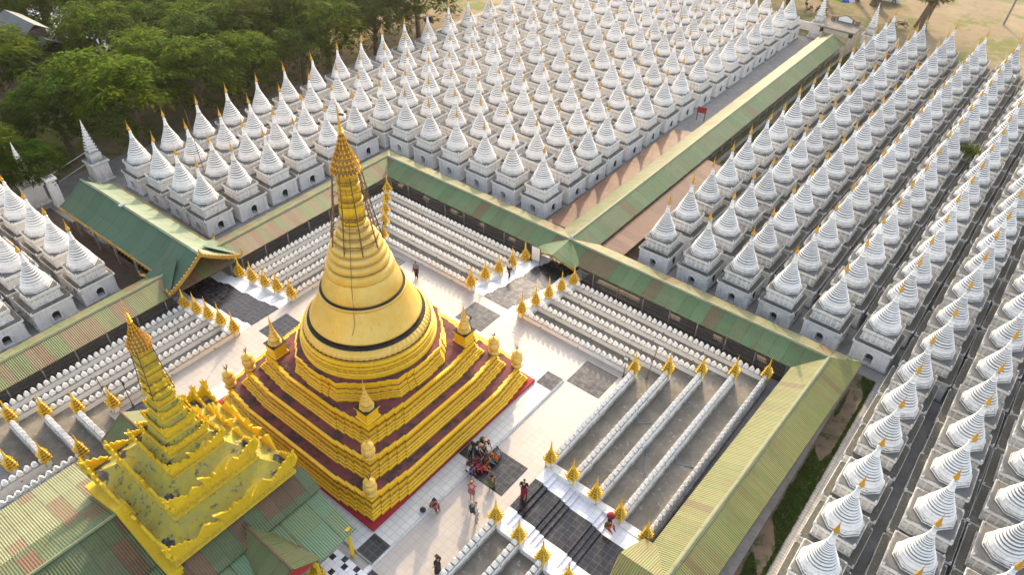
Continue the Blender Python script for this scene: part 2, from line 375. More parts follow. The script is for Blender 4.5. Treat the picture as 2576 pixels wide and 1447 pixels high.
# ------------------------------------------------------------------ setting: ground and terraces
GZ = -2.0
T = [11.75, 13.4, 15.05, 16.72, 18.4]; TF = [11.35, 12.85, 14.2, 15.7, 17.2]   # terrace walls; TF on the front-left side
LV = [0, -.30, -.68, -1.06, -1.5, -2.0]
g = MB(); g.poly([(-600,-400,GZ-.06),(600,-400,GZ-.06),(600,900,GZ-.06),(-600,900,GZ-.06)], 0)
tag(g.build('ground', 'ground'), kind='structure')
g = MB(); g.poly([(-45,-60,GZ-.03),(60,-60,GZ-.03),(60,84.5,GZ-.03),(-45,84.5,GZ-.03)], 0)
tag(g.build('shrine_paving', 'paving'), kind='structure')
g = MB(); g.poly([(-41, -4.1, GZ-.02), (-23.4, -4.0, GZ-.02), (-23.4, -1.6, GZ-.02), (-41, -2.0, GZ-.02)], 0); tag(g.build('soil_shade_ground', 'darkbase'), kind='structure')  # dark soil patch with the pavilion's shade put into its colour
for k in range(4, 0, -1):
    g = MB(); t = T[k]-.06; g.box(-t, t, -(TF[k]-.06), t, GZ-.2, LV[k], 0); tag(g.build('terrace_ground', 'concrete'), kind='structure')
g = MB(); t = T[0]-.06; g.box(-t, t, -t, t, GZ-.2, 0, 0); tag(g.build('courtyard_pavement', 'tile'), kind='structure')
g = MB(); g.box(-8.45, 8.45, -8.45, 8.45, -.1, .16, 0); tag(g.build('raised_walkway', 'tileup'), kind='structure')
g = MB()
def flat(x0, x1, y0, y1, z): g.box(x0, x1, y0, y1, z-.03, z+.008, 0, skip='b')
flat(8.48, 10.93, -.98, 1.47, 0); flat(7.15, 8.44, -.35, .85, .16)                       # right side
flat(-1.25, 1.2, 8.48, 10.85, 0); flat(-10.85, -8.48, -1.2, 1.2, 0)                         # back and left
for sx, sy in ((1,-1), (1,1), (-1,1), (-1,-1)):
    x0, x1 = sorted((sx*7.22, sx*8.43)); y0, y1 = sorted((sy*7.12, sy*8.43)); flat(x0, x1, y0, y1, .16)
for sx, sy in ((1,1), (-1,1), (1,-1), (-1,-1)):
    x0, x1 = sorted((sx*8.6, sx*11.1)); y0, y1 = sorted((sy*8.6, sy*11.0)); flat(x0, x1, y0, y1, 0)
tag(g.build('black_floor_tiles', 'blacktile'), kind='structure')
g = MB()
for i in range(9):
    for j in range(8):
        x0, y0 = 6.4+i*.3, -11.4+j*.3
        if (x0 > 8.55): continue
        g.box(x0, x0+.3, y0, y0+.3, .12, .178, 0 if ((i//1+j*2+(i*j) % 3) % 3) else 1, skip='b')
tag(g.build('patterned_floor_tiles', ['whitetile', 'blacktile']), kind='structure')
g = MB(); g.box(8.4, 8.5, -8.5, 8.5, -.02, .10, 0); g.box(8.3, 8.56, -11.5, -8.5, -.02, .10, 0)
tag(g.build('walkway_kerb', 'whiteclean'), kind='structure')

# ------------------------------------------------------------------ main pagoda
def redent(h, n=4, w=.6, d=.075):
    side = [(-h, -h)]
    for i in range(1, n+1): side += [(-h+w*i, -h-d*(i-1)), (-h+w*i, -h-d*i)]
    side += [(-x, y) for x, y in side[1:][::-1]]
    out = []
    for k in range(4):
        c, s = (1, 0, -1, 0)[k], (0, 1, 0, -1)[k]
        out += [(x*c-y*s, x*s+y*c) for x, y in side]
    return out
def octa(A, d=.07):
    L = A*math.tan(PI/8); out = []
    loc = [(-L, 0), (-.62*L, 0), (-.62*L, d), (-.34*L, d), (-.34*L, 2*d), (.34*L, 2*d), (.34*L, d), (.62*L, d), (.62*L, 0)]
    for k in range(8):
        a = -PI/2+k*PI/4; ux, uy = -math.sin(a), math.cos(a); nx, ny = math.cos(a), math.sin(a)
        out += [(nx*(A+o)+ux*u, ny*(A+o)+uy*u) for u, o in loc]
    return out
def ring(poly, z): return [(x, y, z) for x, y in poly]
MOULD = [(.42,0,.5),(.42,.12,.0),(.33,.15,.5),(.33,.24,0),(.24,.27,.6),(.24,.33,0),(.12,.37,.7),(.08,.42,.3),(.07,.50,.0),(.12,.52,.2),(.12,.58,0),(.03,.61,.8),(.0,.72,.2),(.05,.75,0),(.05,.80,.4),(.10,.82,0),(.10,.88,.1),(.16,.90,.1),(.16,1.,0),(-.04,1.,.3)]  # third value darkens recesses: moulding shade put into the colour
MOULD8 = [(o*.62, f, d) for o, f, d in MOULD]
pag = thing('golden_pagoda', 'tall golden bell-shaped pagoda on red and gold square terraces in the courtyard centre', 'pagoda', (0, 0, .16))
PZ = .16
g = MB(); g.sq([(7.12, 0), (7.12, .17), (6.9, .19)], (0, 0), 0); g.build('plinth', 'redplinth', pag)
TIERS = [(6.36, .36, 1.78), (5.36, 1.78, 3.08), (4.40, 3.08, 4.25)]
for h, z0, z1 in TIERS:
    g = MB(); g.loft([ring(redent(h+o), z0-PZ+f*(z1-z0)) for o, f, d in MOULD], 0, ds=[d for o, f, d in MOULD])
    # small dentils along the cornice
    for k in range(4):
        a = k*PI/2; c, s = math.cos(a), math.sin(a); n = int(2*h/.16)
        for i in range(n):
            x = -h+(i+.5)*2*h/n; e = min(4, int((h-abs(x))/.6))*.075; y = -h-e-.165
            X, Y = x*c-y*s, x*s+y*c; z = z1-PZ
            g.box(X-.035, X+.035, Y-.035, Y+.035, z-.10, z+.035, 0, skip='b')
    te = g.build('terrace', 'gold', pag)
    g = MB(); g.poly(ring(redent(h-.02), z1-PZ+.006), 0); g.build('terrace_floor', 'red', te)
z0, z1 = 4.25, 5.52
g = MB(); g.loft([ring(octa(4.06+o), z0-PZ+f*(z1-z0)) for o, f, d in MOULD8], 0, ds=[d for o, f, d in MOULD8]); te = g.build('terrace', 'gold', pag)
g = MB(); g.poly(ring(octa(4.08), z1-PZ+.006), 0); g.build('terrace_floor', 'red', te)
prof = [(3.97,5.50),(3.97,5.66),(3.93,5.70),(3.98,5.76),(3.98,5.86),(3.88,5.92),(3.88,6.0),(3.83,6.03),(3.83,6.12),(3.88,6.16),(3.88,6.24),(3.80,6.29),(3.80,6.36),(3.84,6.42),(3.84,6.52),(3.72,6.56),(3.70,6.64),(3.60,6.64)]
g = MB(); g.lathe([(r, z-PZ) for r, z in prof], 96, m=0, ds=[.5,0,.5,0,0,.6,.2,.6,.2,0,0,.6,.2,0,0,.4,.6,1]); dr = g.build('drum', 'gold', pag)
g = MB(); g.lathe([(3.70,6.645-PZ),(3.64,6.66-PZ),(3.58,6.66-PZ)], 96, m=0, cap1=False); g.build('shadow_gap', 'blackring', dr)
def lotus(i, k): return 1+(.006 if k % 4 in (1, 2) else -.006) if 1 <= i <= 4 else 1
g = MB(); g.lathe([(3.62,6.62-PZ),(3.66,6.70-PZ),(3.64,6.85-PZ),(3.56,6.98-PZ),(3.44,7.10-PZ),(3.40,7.13-PZ),(3.36,7.13-PZ)], 288, m=0, mod=lotus, ds=[.6,.2,0,0,.1,.2,.9])
g.build('lotus_band', 'bell', pag)
g = MB(); g.lathe([(3.40,7.15-PZ),(3.0,7.17-PZ),(3.0,7.35-PZ)], 72, m=0, cap1=False); g.build('bell_gap', 'blackring', pag)
bell = [(3.05,7.30),(3.17,7.33),(3.21,7.40),(3.17,7.48),(3.07,7.62),(2.94,7.84),(2.80,8.12),(2.66,8.42),(2.545,8.72),(2.45,8.98),(2.41,9.06),(2.44,9.09),(2.44,9.17),(2.38,9.21)]
g = MB(); g.lathe([(r, z-PZ) for r, z in bell], 96, ds=[.9,.5,.25,.12,0,0,0,0,0,.1,.4,.1,.1,.3]); be = g.build('bell', 'bell', pag, smooth=True)
g = MB(); g.lathe([(2.40,9.215-PZ),(2.15,9.225-PZ),(2.15,9.3-PZ)], 72, cap1=False); g.build('bell_gap', 'blackring', be)
up = [(2.17,9.2),(2.25,9.26),(2.24,9.38),(2.19,9.6),(2.11,9.86),(2.01,10.12),(1.90,10.34),(1.87,10.40),(1.91,10.43),(1.92,10.55),(1.88,10.72),(1.81,10.90),(1.70,10.94)]
g = MB(); g.lathe([(r, z-PZ) for r, z in up], 72, ds=[.9,.1,0,0,0,0,.1,.5,.1,0,0,.1,.9]); g.build('upper_bell', 'bell', pag, smooth=True)
rings = [(1.64,10.93),(1.72,11.0),(1.73,11.16),(1.66,11.36),(1.52,11.42),(1.50,11.46),(1.58,11.5),(1.58,11.66),(1.50,11.82),(1.36,11.88),(1.34,11.92),(1.44,11.97),(1.43,12.10),(1.34,12.25),(1.16,12.31),(1.14,12.36),(1.21,12.40),(1.19,12.54),(1.10,12.68),(.95,12.73),(.93,12.77),(.99,12.81),(.97,12.95),(.89,13.08),(.77,13.13),(.76,13.18),(.81,13.22),(.79,13.34),(.72,13.46),(.62,13.5)]
g = MB(); g.lathe([(r, z-PZ) for r, z in rings], 64, ds=[.9,.2,0,.1,.9,.9,.1,0,.1,.9,.9,.1,0,.1,.9,.9,.1,0,.1,.9,.9,.1,0,.1,.9,.9,.1,0,.1,.9]); g.build('ringed_neck', 'bell', pag, smooth=True)
shaft = [(.62,13.48),(.70,13.56),(.70,13.66),(.66,13.72),(.63,14.3),(.60,14.62),(.66,14.68),(.67,14.80),(.60,14.86),(.57,15.3),(.53,15.6),(.60,15.66),(.60,15.76),(.54,15.82),(.50,16.45)]
g = MB(); g.lathe([(r, z-PZ) for r, z in shaft], 40, ds=[.8,.2,.2,.7,0,.4,.2,.2,.7,.1,.5,.2,.2,.6,.2], mod=lambda i, k: 1+(.035 if k % 4 < 2 else -.02)*(3 <= i <= 4 or i == 9)); g.build('lotus_shaft', 'gold', pag)
g = MB()
cr = [(.74,16.45),(.66,16.78),(.56,17.05),(.45,17.30),(.36,17.52),(.28,17.75),(.21,17.97),(.15,18.2)]
for i, (r, z) in enumerate(cr):
    n = max(10, int(r*34)); zt = z+.26
    g.lathe([(r, z-PZ), (r*1.02, z+.05-PZ), (r*.97, z+.06-PZ), (r*.80, zt-PZ)], n*2, ds=[0,0,.8,.9])
    for k in range(n):
        a = 2*PI*k/n; rr = r*1.0
        g.tube([(rr*math.cos(a), rr*math.sin(a), z-PZ), (rr*1.06*math.cos(a), rr*1.06*math.sin(a), z+.09-PZ), (rr*1.0*math.cos(a), rr*1.0*math.sin(a), z+.19-PZ)], [.045, .04, .004], 4)
        g.tube([(rr*.98*math.cos(a), rr*.98*math.sin(a), z+.01-PZ), (rr*.99*math.cos(a), rr*.99*math.sin(a), z-.10-PZ)], [.016, .022], 4)
g.lathe([(.12,18.3-PZ),(.10,18.5-PZ),(.075,18.9-PZ),(.05,19.3-PZ),(.035,19.86-PZ)], 10)
for z, r in ((18.55,.14),(18.72,.11),(18.88,.085),(19.02,.06)): g.lathe([(r, z-PZ),(r*1.1, z+.03-PZ),(r*.4, z+.09-PZ)], 12)
cw = g.build('crown_umbrella', 'leafgold', pag)
g = MB(); g.plate([(0,0),(.26,-.03),(.34,.05),(.24,.10),(.02,.09)], .02, Matrix.Translation((0,0,19.45-PZ)) @ Matrix.Rotation(.5, 4, 'Z'))
g.lathe([(.0,19.84-PZ),(.035,19.88-PZ),(.0,19.93-PZ)], 8); g.build('vane', 'iron', cw)
# scaffold of poles and hoops left around the neck
g = MB(); NP = 9
for k in range(NP):
    a = 2*PI*k/NP+.2; j = R.uniform(-.05, .05)
    g.tube([((1.42+j)*math.cos(a), (1.42+j)*math.sin(a), 12.02-PZ), ((1.0+j)*math.cos(a+.02), (1.0+j)*math.sin(a+.02), 14.4-PZ), (.74*math.cos(a), .74*math.sin(a), 16.5-PZ)], [.038, .034, .028], 5)
for z, r in ((12.5,1.30),(13.0,1.22),(13.55,1.12),(14.15,1.03),(14.8,.94),(15.5,.85),(16.15,.77)):
    dz = R.uniform(-.05, .05)
    for k in range(NP):
        a, b = 2*PI*k/NP+.2, 2*PI*(k+1)/NP+.2
        p = Vector((r*math.cos(a), r*math.sin(a), z-PZ+dz+R.uniform(-.04,.04))); q = Vector((r*math.cos(b), r*math.sin(b), z-PZ+dz+R.uniform(-.04,.04)))
        e = (q-p)*.12; g.tube([p-e, q+e], .022, 4)
for k in range(26):                                        # bent wire hoops that held lights
    a = R.uniform(0, 2*PI); z = R.uniform(13.6, 16.9)-PZ; r = 1.22-.17*(z-12); c = Vector((r*math.cos(a), r*math.sin(a), z)); s_ = R.uniform(.08, .2)
    o = Vector((math.cos(a), math.sin(a), 0)); g.tube([c, c+o*s_*.9+Vector((0,0,s_)), c+o*s_*1.5, c+o*s_*.9-Vector((0,0,s_*.9))], .011, 4)
g.build('bamboo_scaffold', 'bamboo', pag)
g = MB(); ca = -.95; g.tube([(2.26*math.cos(ca), 2.26*math.sin(ca), 9.3-PZ), (1.95*math.cos(ca-.02), 1.95*math.sin(ca-.02), 10.45-PZ), (1.62*math.cos(ca), 1.62*math.sin(ca), 11.6-PZ), (1.2*math.cos(ca), 1.2*math.sin(ca), 12.7-PZ), (.72*math.cos(ca), .72*math.sin(ca), 14-PZ)], .014, 4)
g.tube([(2.27*math.cos(ca), 2.27*math.sin(ca), 9.3-PZ), (2.47*math.cos(ca+.01), 2.47*math.sin(ca+.01), 9.12-PZ), (2.72*math.cos(ca+.02), 2.72*math.sin(ca+.02), 8.42-PZ), (2.96*math.cos(ca-.03), 2.96*math.sin(ca-.03), 7.9-PZ)], .013, 4)
g.build('hanging_cable', 'iron', pag)

# small stupas on the third terrace and pots on the two lower ones
def small_stupa(loc, label):
    t = thing('corner_stupa', label, 'small stupa', loc, 0, 'small stupas on the corners of the third terrace')
    g = MB(); g.sq([(.50,0),(.50,.10),(.43,.16),(.41,.20),(.41,.62),(.45,.66),(.47,.74),(.50,.76),(.50,.84)], mcap=1, ds=[.4,0,.5,0,0,.3,0,.3,0]); g.build('pedestal', ['gold', 'blackring'], t)
    g = MB(); g.lathe([(.43,.84),(.43,.92),(.40,.95),(.40,1.03),(.36,1.06),(.36,1.10)], 8, ph=PI/8, ds=[.5,0,.6,0,.5,.2]); g.lathe([(.33,1.10),(.34,1.17),(.29,1.32),(.25,1.40),(.265,1.43),(.22,1.54),(.185,1.62),(.20,1.65),(.15,1.78),(.12,1.86),(.135,1.88),(.09,2.02),(.075,2.08),(.095,2.11),(.07,2.22),(.05,2.36)], 24, ds=[.9,.3,0,0,.5,.1,0,.6,.1,0,.6,.1,0,.6,.1,.1])
    g.build('bell', 'bell', t)
    g = MB(); g.lathe([(.08,2.34),(.085,2.40),(.055,2.50),(.06,2.52),(.03,2.66),(.01,2.95)], 10); g.build('finial', 'leafgold', t)
small_stupa((3.93, -3.93, 4.258), 'small golden stupa on the terrace corner nearest the photographer')
small_stupa((3.95, 3.95, 4.258), 'small golden stupa on the right-hand terrace corner, beside a floodlight')
small_stupa((-3.93, -3.93, 4.258), 'small golden stupa on the left-hand terrace corner of the pagoda')
def pot(loc, label, fl=True, k=0):
    t = thing('golden_pot', label, 'pot', loc, 0, 'golden pots on the corners of the two lower terraces')
    g = MB(); g.lathe([(.30,0),(.33,.05),(.33,.14),(.24,.20),(.23,.27),(.30,.34),(.37,.46),(.385,.62),(.34,.78),(.25,.87),(.24,.91)], 28, ds=[.5,.1,.1,.6,.4,.1,0,0,0,.4,.6]); g.build('body', 'bell', t, smooth=True)
    g = MB(); g.lathe([(.24,.90),(.33,.94),(.345,1.0),(.31,1.08),(.20,1.17),(.08,1.23),(.05,1.25)], 28, ds=[.6,.1,0,0,0,.1,.9]); g.build('lid', 'bell', t, smooth=True)
    if fl:
        rr = random.Random(k); g = MB()
        for i in range(9):
            a = rr.uniform(0, 6.28); s = rr.uniform(.04, .16); h = rr.uniform(.25, .55)
            g.tube([(0,0,1.22), (s*math.cos(a)*.5, s*math.sin(a)*.5, 1.22+h*.5), (s*math.cos(a), s*math.sin(a), 1.22+h)], .009, 3)
            for q in range(3):
                z = 1.22+h*(.6+.2*q); c = (s*math.cos(a)*(.6+.2*q)+rr.uniform(-.03,.03), s*math.sin(a)*(.6+.2*q)+rr.uniform(-.03,.03)); g.lathe([(.004,z-.02),(.022,z),(.004,z+.025)], 4, c)
        g.build('flower_sprig', 'iron', t)
pot((6.2, -6.2, 1.788), 'golden lidded pot on the lowest terrace at its near corner, two pots down', True, 1)
pot((5.22, -5.22, 3.088), 'golden lidded pot with a dark chipped top, on the middle terrace near corner', False, 2)
pot((6.25, 6.25, 1.788), 'golden lidded pot with reddish flowers on the lowest terrace, right corner', True, 3)
pot((5.22, 5.22, 3.088), 'golden lidded pot with dark flowers on the middle terrace, right corner', True, 4)
pot((-6.22, -6.22, 1.788), 'golden lidded pot with a flower sprig, lowest terrace, left corner by the yellow tower', True, 5)
pot((-5.22, -5.22, 3.088), 'golden lidded pot with a flower sprig, middle terrace, left corner', True, 6)

# ------------------------------------------------------------------ terrace walls with merlons
def terrace_wall(p0, p1, zin, zout, label, out):
    """out = outward direction (2d unit); wall runs p0->p1"""
    p0, p1 = Vector(p0), Vector(p1); L = (p1-p0).length; ang = math.atan2((p1-p0).y, (p1-p0).x)
    d = (p1-p0)/L; left = Vector((-d.y, d.x)); s = 1 if left.dot(Vector(out)) > 0 else -1
    t = thing('terrace_wall', label, 'wall', (p0.x, p0.y, zin), ang, 'crenellated terrace walls around the courtyard')
    zo = zout-zin-.1; g = MB()
    def bx(v0, v1, z0, z1, dd, tp): a, b = sorted((s*v0, s*v1)); g.box(0, L, a, b, z0, z1, 0, dd, tp)
    bx(-.15, .15, zo, .34, .45, 0); bx(.15, .27, zo, zo+.30, 1.1, .8); bx(.15, .21, zo+.30, zo+.48, .8, .5)
    bx(-.18, .18, .34, .41, .05, .6)
    # weep holes in the wall face
    for i in range(int(L/3.2)): x = 1.6+i*3.2; a, b = sorted((-s*.145, -s*.165)); g.box(x-.05, x+.05, a, b, .04, .12, 1); a, b = sorted((s*.145, s*.165)); g.box(x-.05, x+.05, a, b, .12, .2, 1)
    g.build('wall_body', ['wall', 'dark'], t)
    g = MB(); n = max(1, int(L/.42)); st = L/n
    for i in range(n):
        x = (i+.5)*st; j = R.uniform(-.015, .015); hh = .33+R.uniform(-.025, .03)
        def rc(a, b, z, dx=0): return [(x+dx-a, -b, z), (x+dx+a, -b, z), (x+dx+a, b, z), (x+dx-a, b, z)]
        g.loft([rc(.135, .13, .41), rc(.15, .145, .47), rc(.15, .14, .56), rc(.10, .11, .67, j), rc(.03, .05, .46+hh, j)], 0, ds=[1.0,.25,.0,0,.05])  # foot value paints shade into the gaps between merlons
    g.build('merlons', 'wall', t)
SIDE = {'right': (1, 0), 'back': (0, 1), 'left': (-1, 0)}
W_ = 2.62; TR = [11.77, 13.36, 14.95, 16.6, 18.36]
for k in range(5):
    nm = ORD[k]+' from the courtyard'
    zi, zo = LV[k], LV[k+1]
    terrace_wall((TR[k], W_), (T[k], T[k]), zi, zo, f'white crenellated wall at the right, between right stairs and right corner, {nm}', (1, 0))
    terrace_wall((TR[k], -W_), (T[k], -T[k]-1), zi, zo, f'white crenellated wall near the picture bottom, below the right stairs, {nm}', (1, 0))
    terrace_wall((W_, T[k]), (T[k], T[k]), zi, zo, f'white crenellated wall between back stairs and right corner, {nm}', (0, 1))
    terrace_wall((-W_, T[k]), (-T[k], T[k]), zi, zo, f'white crenellated wall between back stairs and back corner, {nm}', (0, 1))
    terrace_wall((-T[k], W_), (-T[k], T[k]), zi, zo, f'white crenellated wall between left stairs and back corner, {nm}', (-1, 0))
    terrace_wall((-T[k], -W_), (-T[k], -TF[k]), zi, zo, f'white crenellated wall between left stairs and left corner, {nm}', (-1, 0))
FX = [-8.0, -8.7, -10.2, -11.9, -13.3]
for k in range(1, 5):
    terrace_wall((-T[k], -TF[k]), (FX[k], -TF[k]), LV[k], LV[k+1], f'short white crenellated wall beside the tower hall, {ORD[k]} from the courtyard', (0, -1))
for k in (2, 3):
    terrace_wall((FX[k], -TF[k]), (FX[k], -22), LV[k], LV[k+1], f'white crenellated wall along the tower hall at the left edge, {ORD[k-2]} from the roof', (-1, 0))

# ------------------------------------------------------------------ small gilded spires on the wall ends
def horn(g, x, y, z, dx, dy, s, m=0):
    g.tube([(x, y, z), (x+dx*s*.5, y+dy*s*.5, z+s*.15), (x+dx*s*.75, y+dy*s*.75, z+s*.7)], [s*.30, s*.26, s*.03], 5, m)
gs = thing('golden_spire', 'x', 'spire', (0, 0, 0), 0, 'golden tiered spires on the wall ends')
g = MB(); g.box(-.20, .20, -.20, .20, -.6, .50, 0)
for sx in (-1, 1):
    for sy in (-1, 1): g.box(*sorted((sx*.17, sx*.225)), *sorted((sy*.17, sy*.225)), -.02, .50, 1)
for a in range(4):
    mt = Matrix.Rotation(a*PI/2, 4, 'Z') @ Matrix.Translation((0, -.205, .0))
    g.plate([(-.17,.50),(-.17,.40),(-.12,.36),(-.09,.30),(-.04,.44),(.04,.44),(.09,.30),(.12,.36),(.17,.40),(.17,.50)], .03, mt, 1)
g.build('pedestal', ['whiteclean', 'spiregold'], gs)
g = MB(); g.sq([(.24,.48),(.31,.53),(.31,.60),(.25,.63)], ds=[.3,0,0,.4])
hs = [.255, .20, .155, .115]; zs = [.62, .85, 1.05, 1.21, 1.36]
for i in range(4):
    h, z, zt = hs[i], zs[i], zs[i+1]
    g.sq([(h*.86, z), (h*.80, z+(zt-z)*.55), (h*1.02, z+(zt-z)*.68), (h*1.06, z+(zt-z)*.80), (h*.72, zt)], ds=[1.,.5,0,0,1.])  # ds paints shade into the tier recesses
    for sx in (-1, 1):
        for sy in (-1, 1): horn(g, sx*h*.88, sy*h*.88, z+(zt-z)*.55, sx*.7, sy*.7, h*.85)
    for a in range(4): c, s = math.cos(a*PI/2), math.sin(a*PI/2); horn(g, c*h*.98, s*h*.98, z+(zt-z)*.45, c*.5, s*.5, h*.75)
pr = [(.085,1.34),(.10,1.38),(.08,1.42)]
for i in range(6): z = 1.42+i*.085; r = .078-.009*i; pr += [(r, z), (r+.012, z+.035), (r-.006, z+.075)]
g.lathe(pr, 12, ds=[.4]+[0, .1, .6]*6+[.2, .2])
g.build('tiers', 'spiregold', gs)
g = MB(); g.lathe([(.03,1.92),(.055,1.96),(.04,2.02),(.02,2.06),(.035,2.08),(.015,2.13),(.006,2.32)], 8); g.build('finial', 'leafgold', gs)
first = [True]
def spire(x, y, z, label, s=1.):
    if not inframe((x, y, z+1), 120): return
    rz = R.uniform(-.04, .04); s *= R.uniform(.97, 1.03)
    if first[0]:
        gs.location = (x, y, z); gs.rotation_euler = (0, 0, rz); gs['label'] = label; gs.scale = (s,)*3; first[0] = False
    else: dup(gs, (x, y, z), rz, label, s)
FT = [0, -.28, -.66, -1.05, -1.48]
for k in range(5):
    n = ORD[k]+' from the courtyard'
    spire(TR[k], 2.49, FT[k], f'golden tiered spire at the right stairs, upper row, {n}')
    spire(TR[k], -2.49, FT[k], f'golden tiered spire at the right stairs, lower row, {n}')
    spire(-2.41, T[k], FT[k], f'golden tiered spire at the back stairs, pagoda side row, {n}')
    spire(2.41, T[k], FT[k], f'golden tiered spire at the back stairs, right-hand row, {n}')
    spire(-T[k], 2.43, FT[k], f'golden tiered spire at the left stairs, upper row, {n}')
    spire(-T[k], -2.43, FT[k], f'golden tiered spire at the left stairs, lower row, {n}')
    spire(T[k], T[k], FT[k]+.04, f'golden tiered spire where walls meet at the right corner, {n}')
    spire(-T[k], T[k], FT[k]+.04, f'golden tiered spire where walls meet at the back corner, {n}')
    if k < 4: spire(-T[k]+.15, -TF[k]+.1, FT[k]+.04, f'golden tiered spire where walls meet at the left corner, {n}')
    if k >= 2: spire(FX[k], -TF[k], FT[k], f'golden tiered spire beside the tower hall roof at the left edge, {ORD[k-2]} from roof')
spire(7.0, -10.75, .10, 'golden tiered spire under the red gable by the patterned tiles')

# ------------------------------------------------------------------ stairs
def stairs(name, loc, rz, label, tt):
    t = thing('staircase', label, 'stairs', loc, rz, 'stairs down from the courtyard')
    edges = [(11.69, 0)]                                          # local x outward, level of each tread
    lv = 0.; segs = []
    a = 12.2
    plan = [(T[0]+.50, 2, LV[1]), (T[1]+.10, 3, LV[2]), (T[2]+.62, 3, LV[3]), (T[4]-.15, 3, LV[4]), (T[4]+1.0, 2, -1.75)]
    x = 11.69; z = 0.
    for xs, n, z1 in plan:
        segs.append((x, xs, z)); st = (z1-z)/n
        for i in range(n):
            z += st
            if i < n-1: segs.append((xs+i*.30, xs+(i+1)*.30, z))
        x = xs+(n-1)*.30
    segs.append((x, 21.0, z))
    for nm, y0, y1, m in (('black_steps', -1.2, 1.2, 'blacktile'), ('white_steps', 1.2, 2.22, 'whitetile'), ('white_steps', -2.22, -1.2, 'whitetile')):
        g = MB()
        for x0, x1, z in segs: g.box(x0, x1, y0, y1, GZ-.1, z+.012, 0, skip='b')
        g.build(nm, m, t)
    for s in (-1, 1):
        g = MB()
        for k in range(4): y0, y1 = sorted((s*2.22, s*2.72)); g.box(tt[k]-.05, tt[k+1]-.05, y0, y1, GZ, LV[k]+.05, 0, skip='b')
        g.build('side_ledge', 'whiteclean', t)
stairs('r', (0,0,0), 0, 'broad black and white tiled stairs with standing visitor, at the right', TR)
stairs('b', (0,0,0), PI/2, 'black and white tiled stairs leading to the long corridor, behind the pagoda', T)
stairs('l', (0,0,0), PI, 'black and white tiled stairs half under the pavilion roof, at the left', T)
# ------------------------------------------------------------------ stupa shrines
def arch_pts(w, z0, zs, n=10):
    """door outline: straight to zs, then half circle"""
    return [(-w, z0)]+[(-w*math.cos(PI*i/n), zs+w*1.05*math.sin(PI*i/n)) for i in range(n+1)]+[(w, z0)]
def shrine_body(b, cw):
    g = MB(); z0, z1 = .20, 1.45; k_ = b/1.36
    g.sq([(b+.14,-.05),(b+.14,.10),(b+.09,.13),(b+.05,.20),(b,.202)], cap1=False, ds=[.8,.5,.5,.3,.3])
    ap = arch_pts(.27, .26, .83)
    for a in range(4):
        mt = Matrix.Rotation(a*PI/2, 4, 'Z')
        outer = [(-b, z0), (b, z0), (b, z1), (-b, z1)]
        pts = outer+ap
        tris = tessellate_polygon([[Vector((x, z, 0)) for x, z in outer], [Vector((x, z, 0)) for x, z in ap]])
        ids = [g.vert(mt @ Vector((x, -b, z)), .12 if z > 1.4 else (.22 if z < .25 else 0)) for x, z in pts]
        for t in tris: g.face([ids[i] for i in t], 0)
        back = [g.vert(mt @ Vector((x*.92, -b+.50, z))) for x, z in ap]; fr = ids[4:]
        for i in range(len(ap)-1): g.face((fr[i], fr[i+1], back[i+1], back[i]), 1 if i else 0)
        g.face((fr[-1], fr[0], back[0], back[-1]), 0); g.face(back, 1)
        def bx(x0, x1, y0, y1, za, zb, d=.1):
            p = [mt @ Vector((x, y, z)) for z in (za, zb) for x, y in ((x0,y0),(x1,y0),(x1,y1),(x0,y1))]
            i = [g.vert(q, d) for q in p]
            for q in ((4,5,6,7),(0,1,5,4),(1,2,6,5),(2,3,7,6),(3,0,4,7)): g.face([i[k] for k in q], 0)
        for s in (-1, 1):
            bx(*sorted((s*(b-.26), s*(b+.04))), -b-.045, -b+.02, z0, 1.40); bx(*sorted((s*(b-.29), s*(b+.065))), -b-.07, -b+.02, 1.24, 1.33, .25)
            bx(*sorted((s*.29, s*.40)), -b-.06, -b+.02, z0, .86); bx(*sorted((s*.49, s*.56)), -b-.05, -b+.02, z0, .76)
        bx(-.36, .36, -b-.12, -b+.02, z0, .26, .2)
    g.sq([(b,1.45),(b+.05,1.47),(b+.05,1.53),((b+cw)/2+.02,1.56),((b+cw)/2+.02,1.61),(cw,1.64),(cw,1.72),(cw-.03,1.75),(.9,1.77)], cap1=True, ms=[0,0,0,0,0,0,0,2,2], mcap=2, ds=[.2,.3,0,.3,.1,.1,.1,.6,.6])
    for a in range(4):                                  # broken antefixes on the corners
        c, s = (1,-1,-1,1)[a], (1,1,-1,-1)[a]; h = R.uniform(.05, .16); x, y = c*(cw-.07), s*(cw-.07); g.lathe([(.07,1.71),(.05,1.74+h*.6),(.01,1.76+h)], 5, (x, y), ds=[.3,.2,.2])
    return g
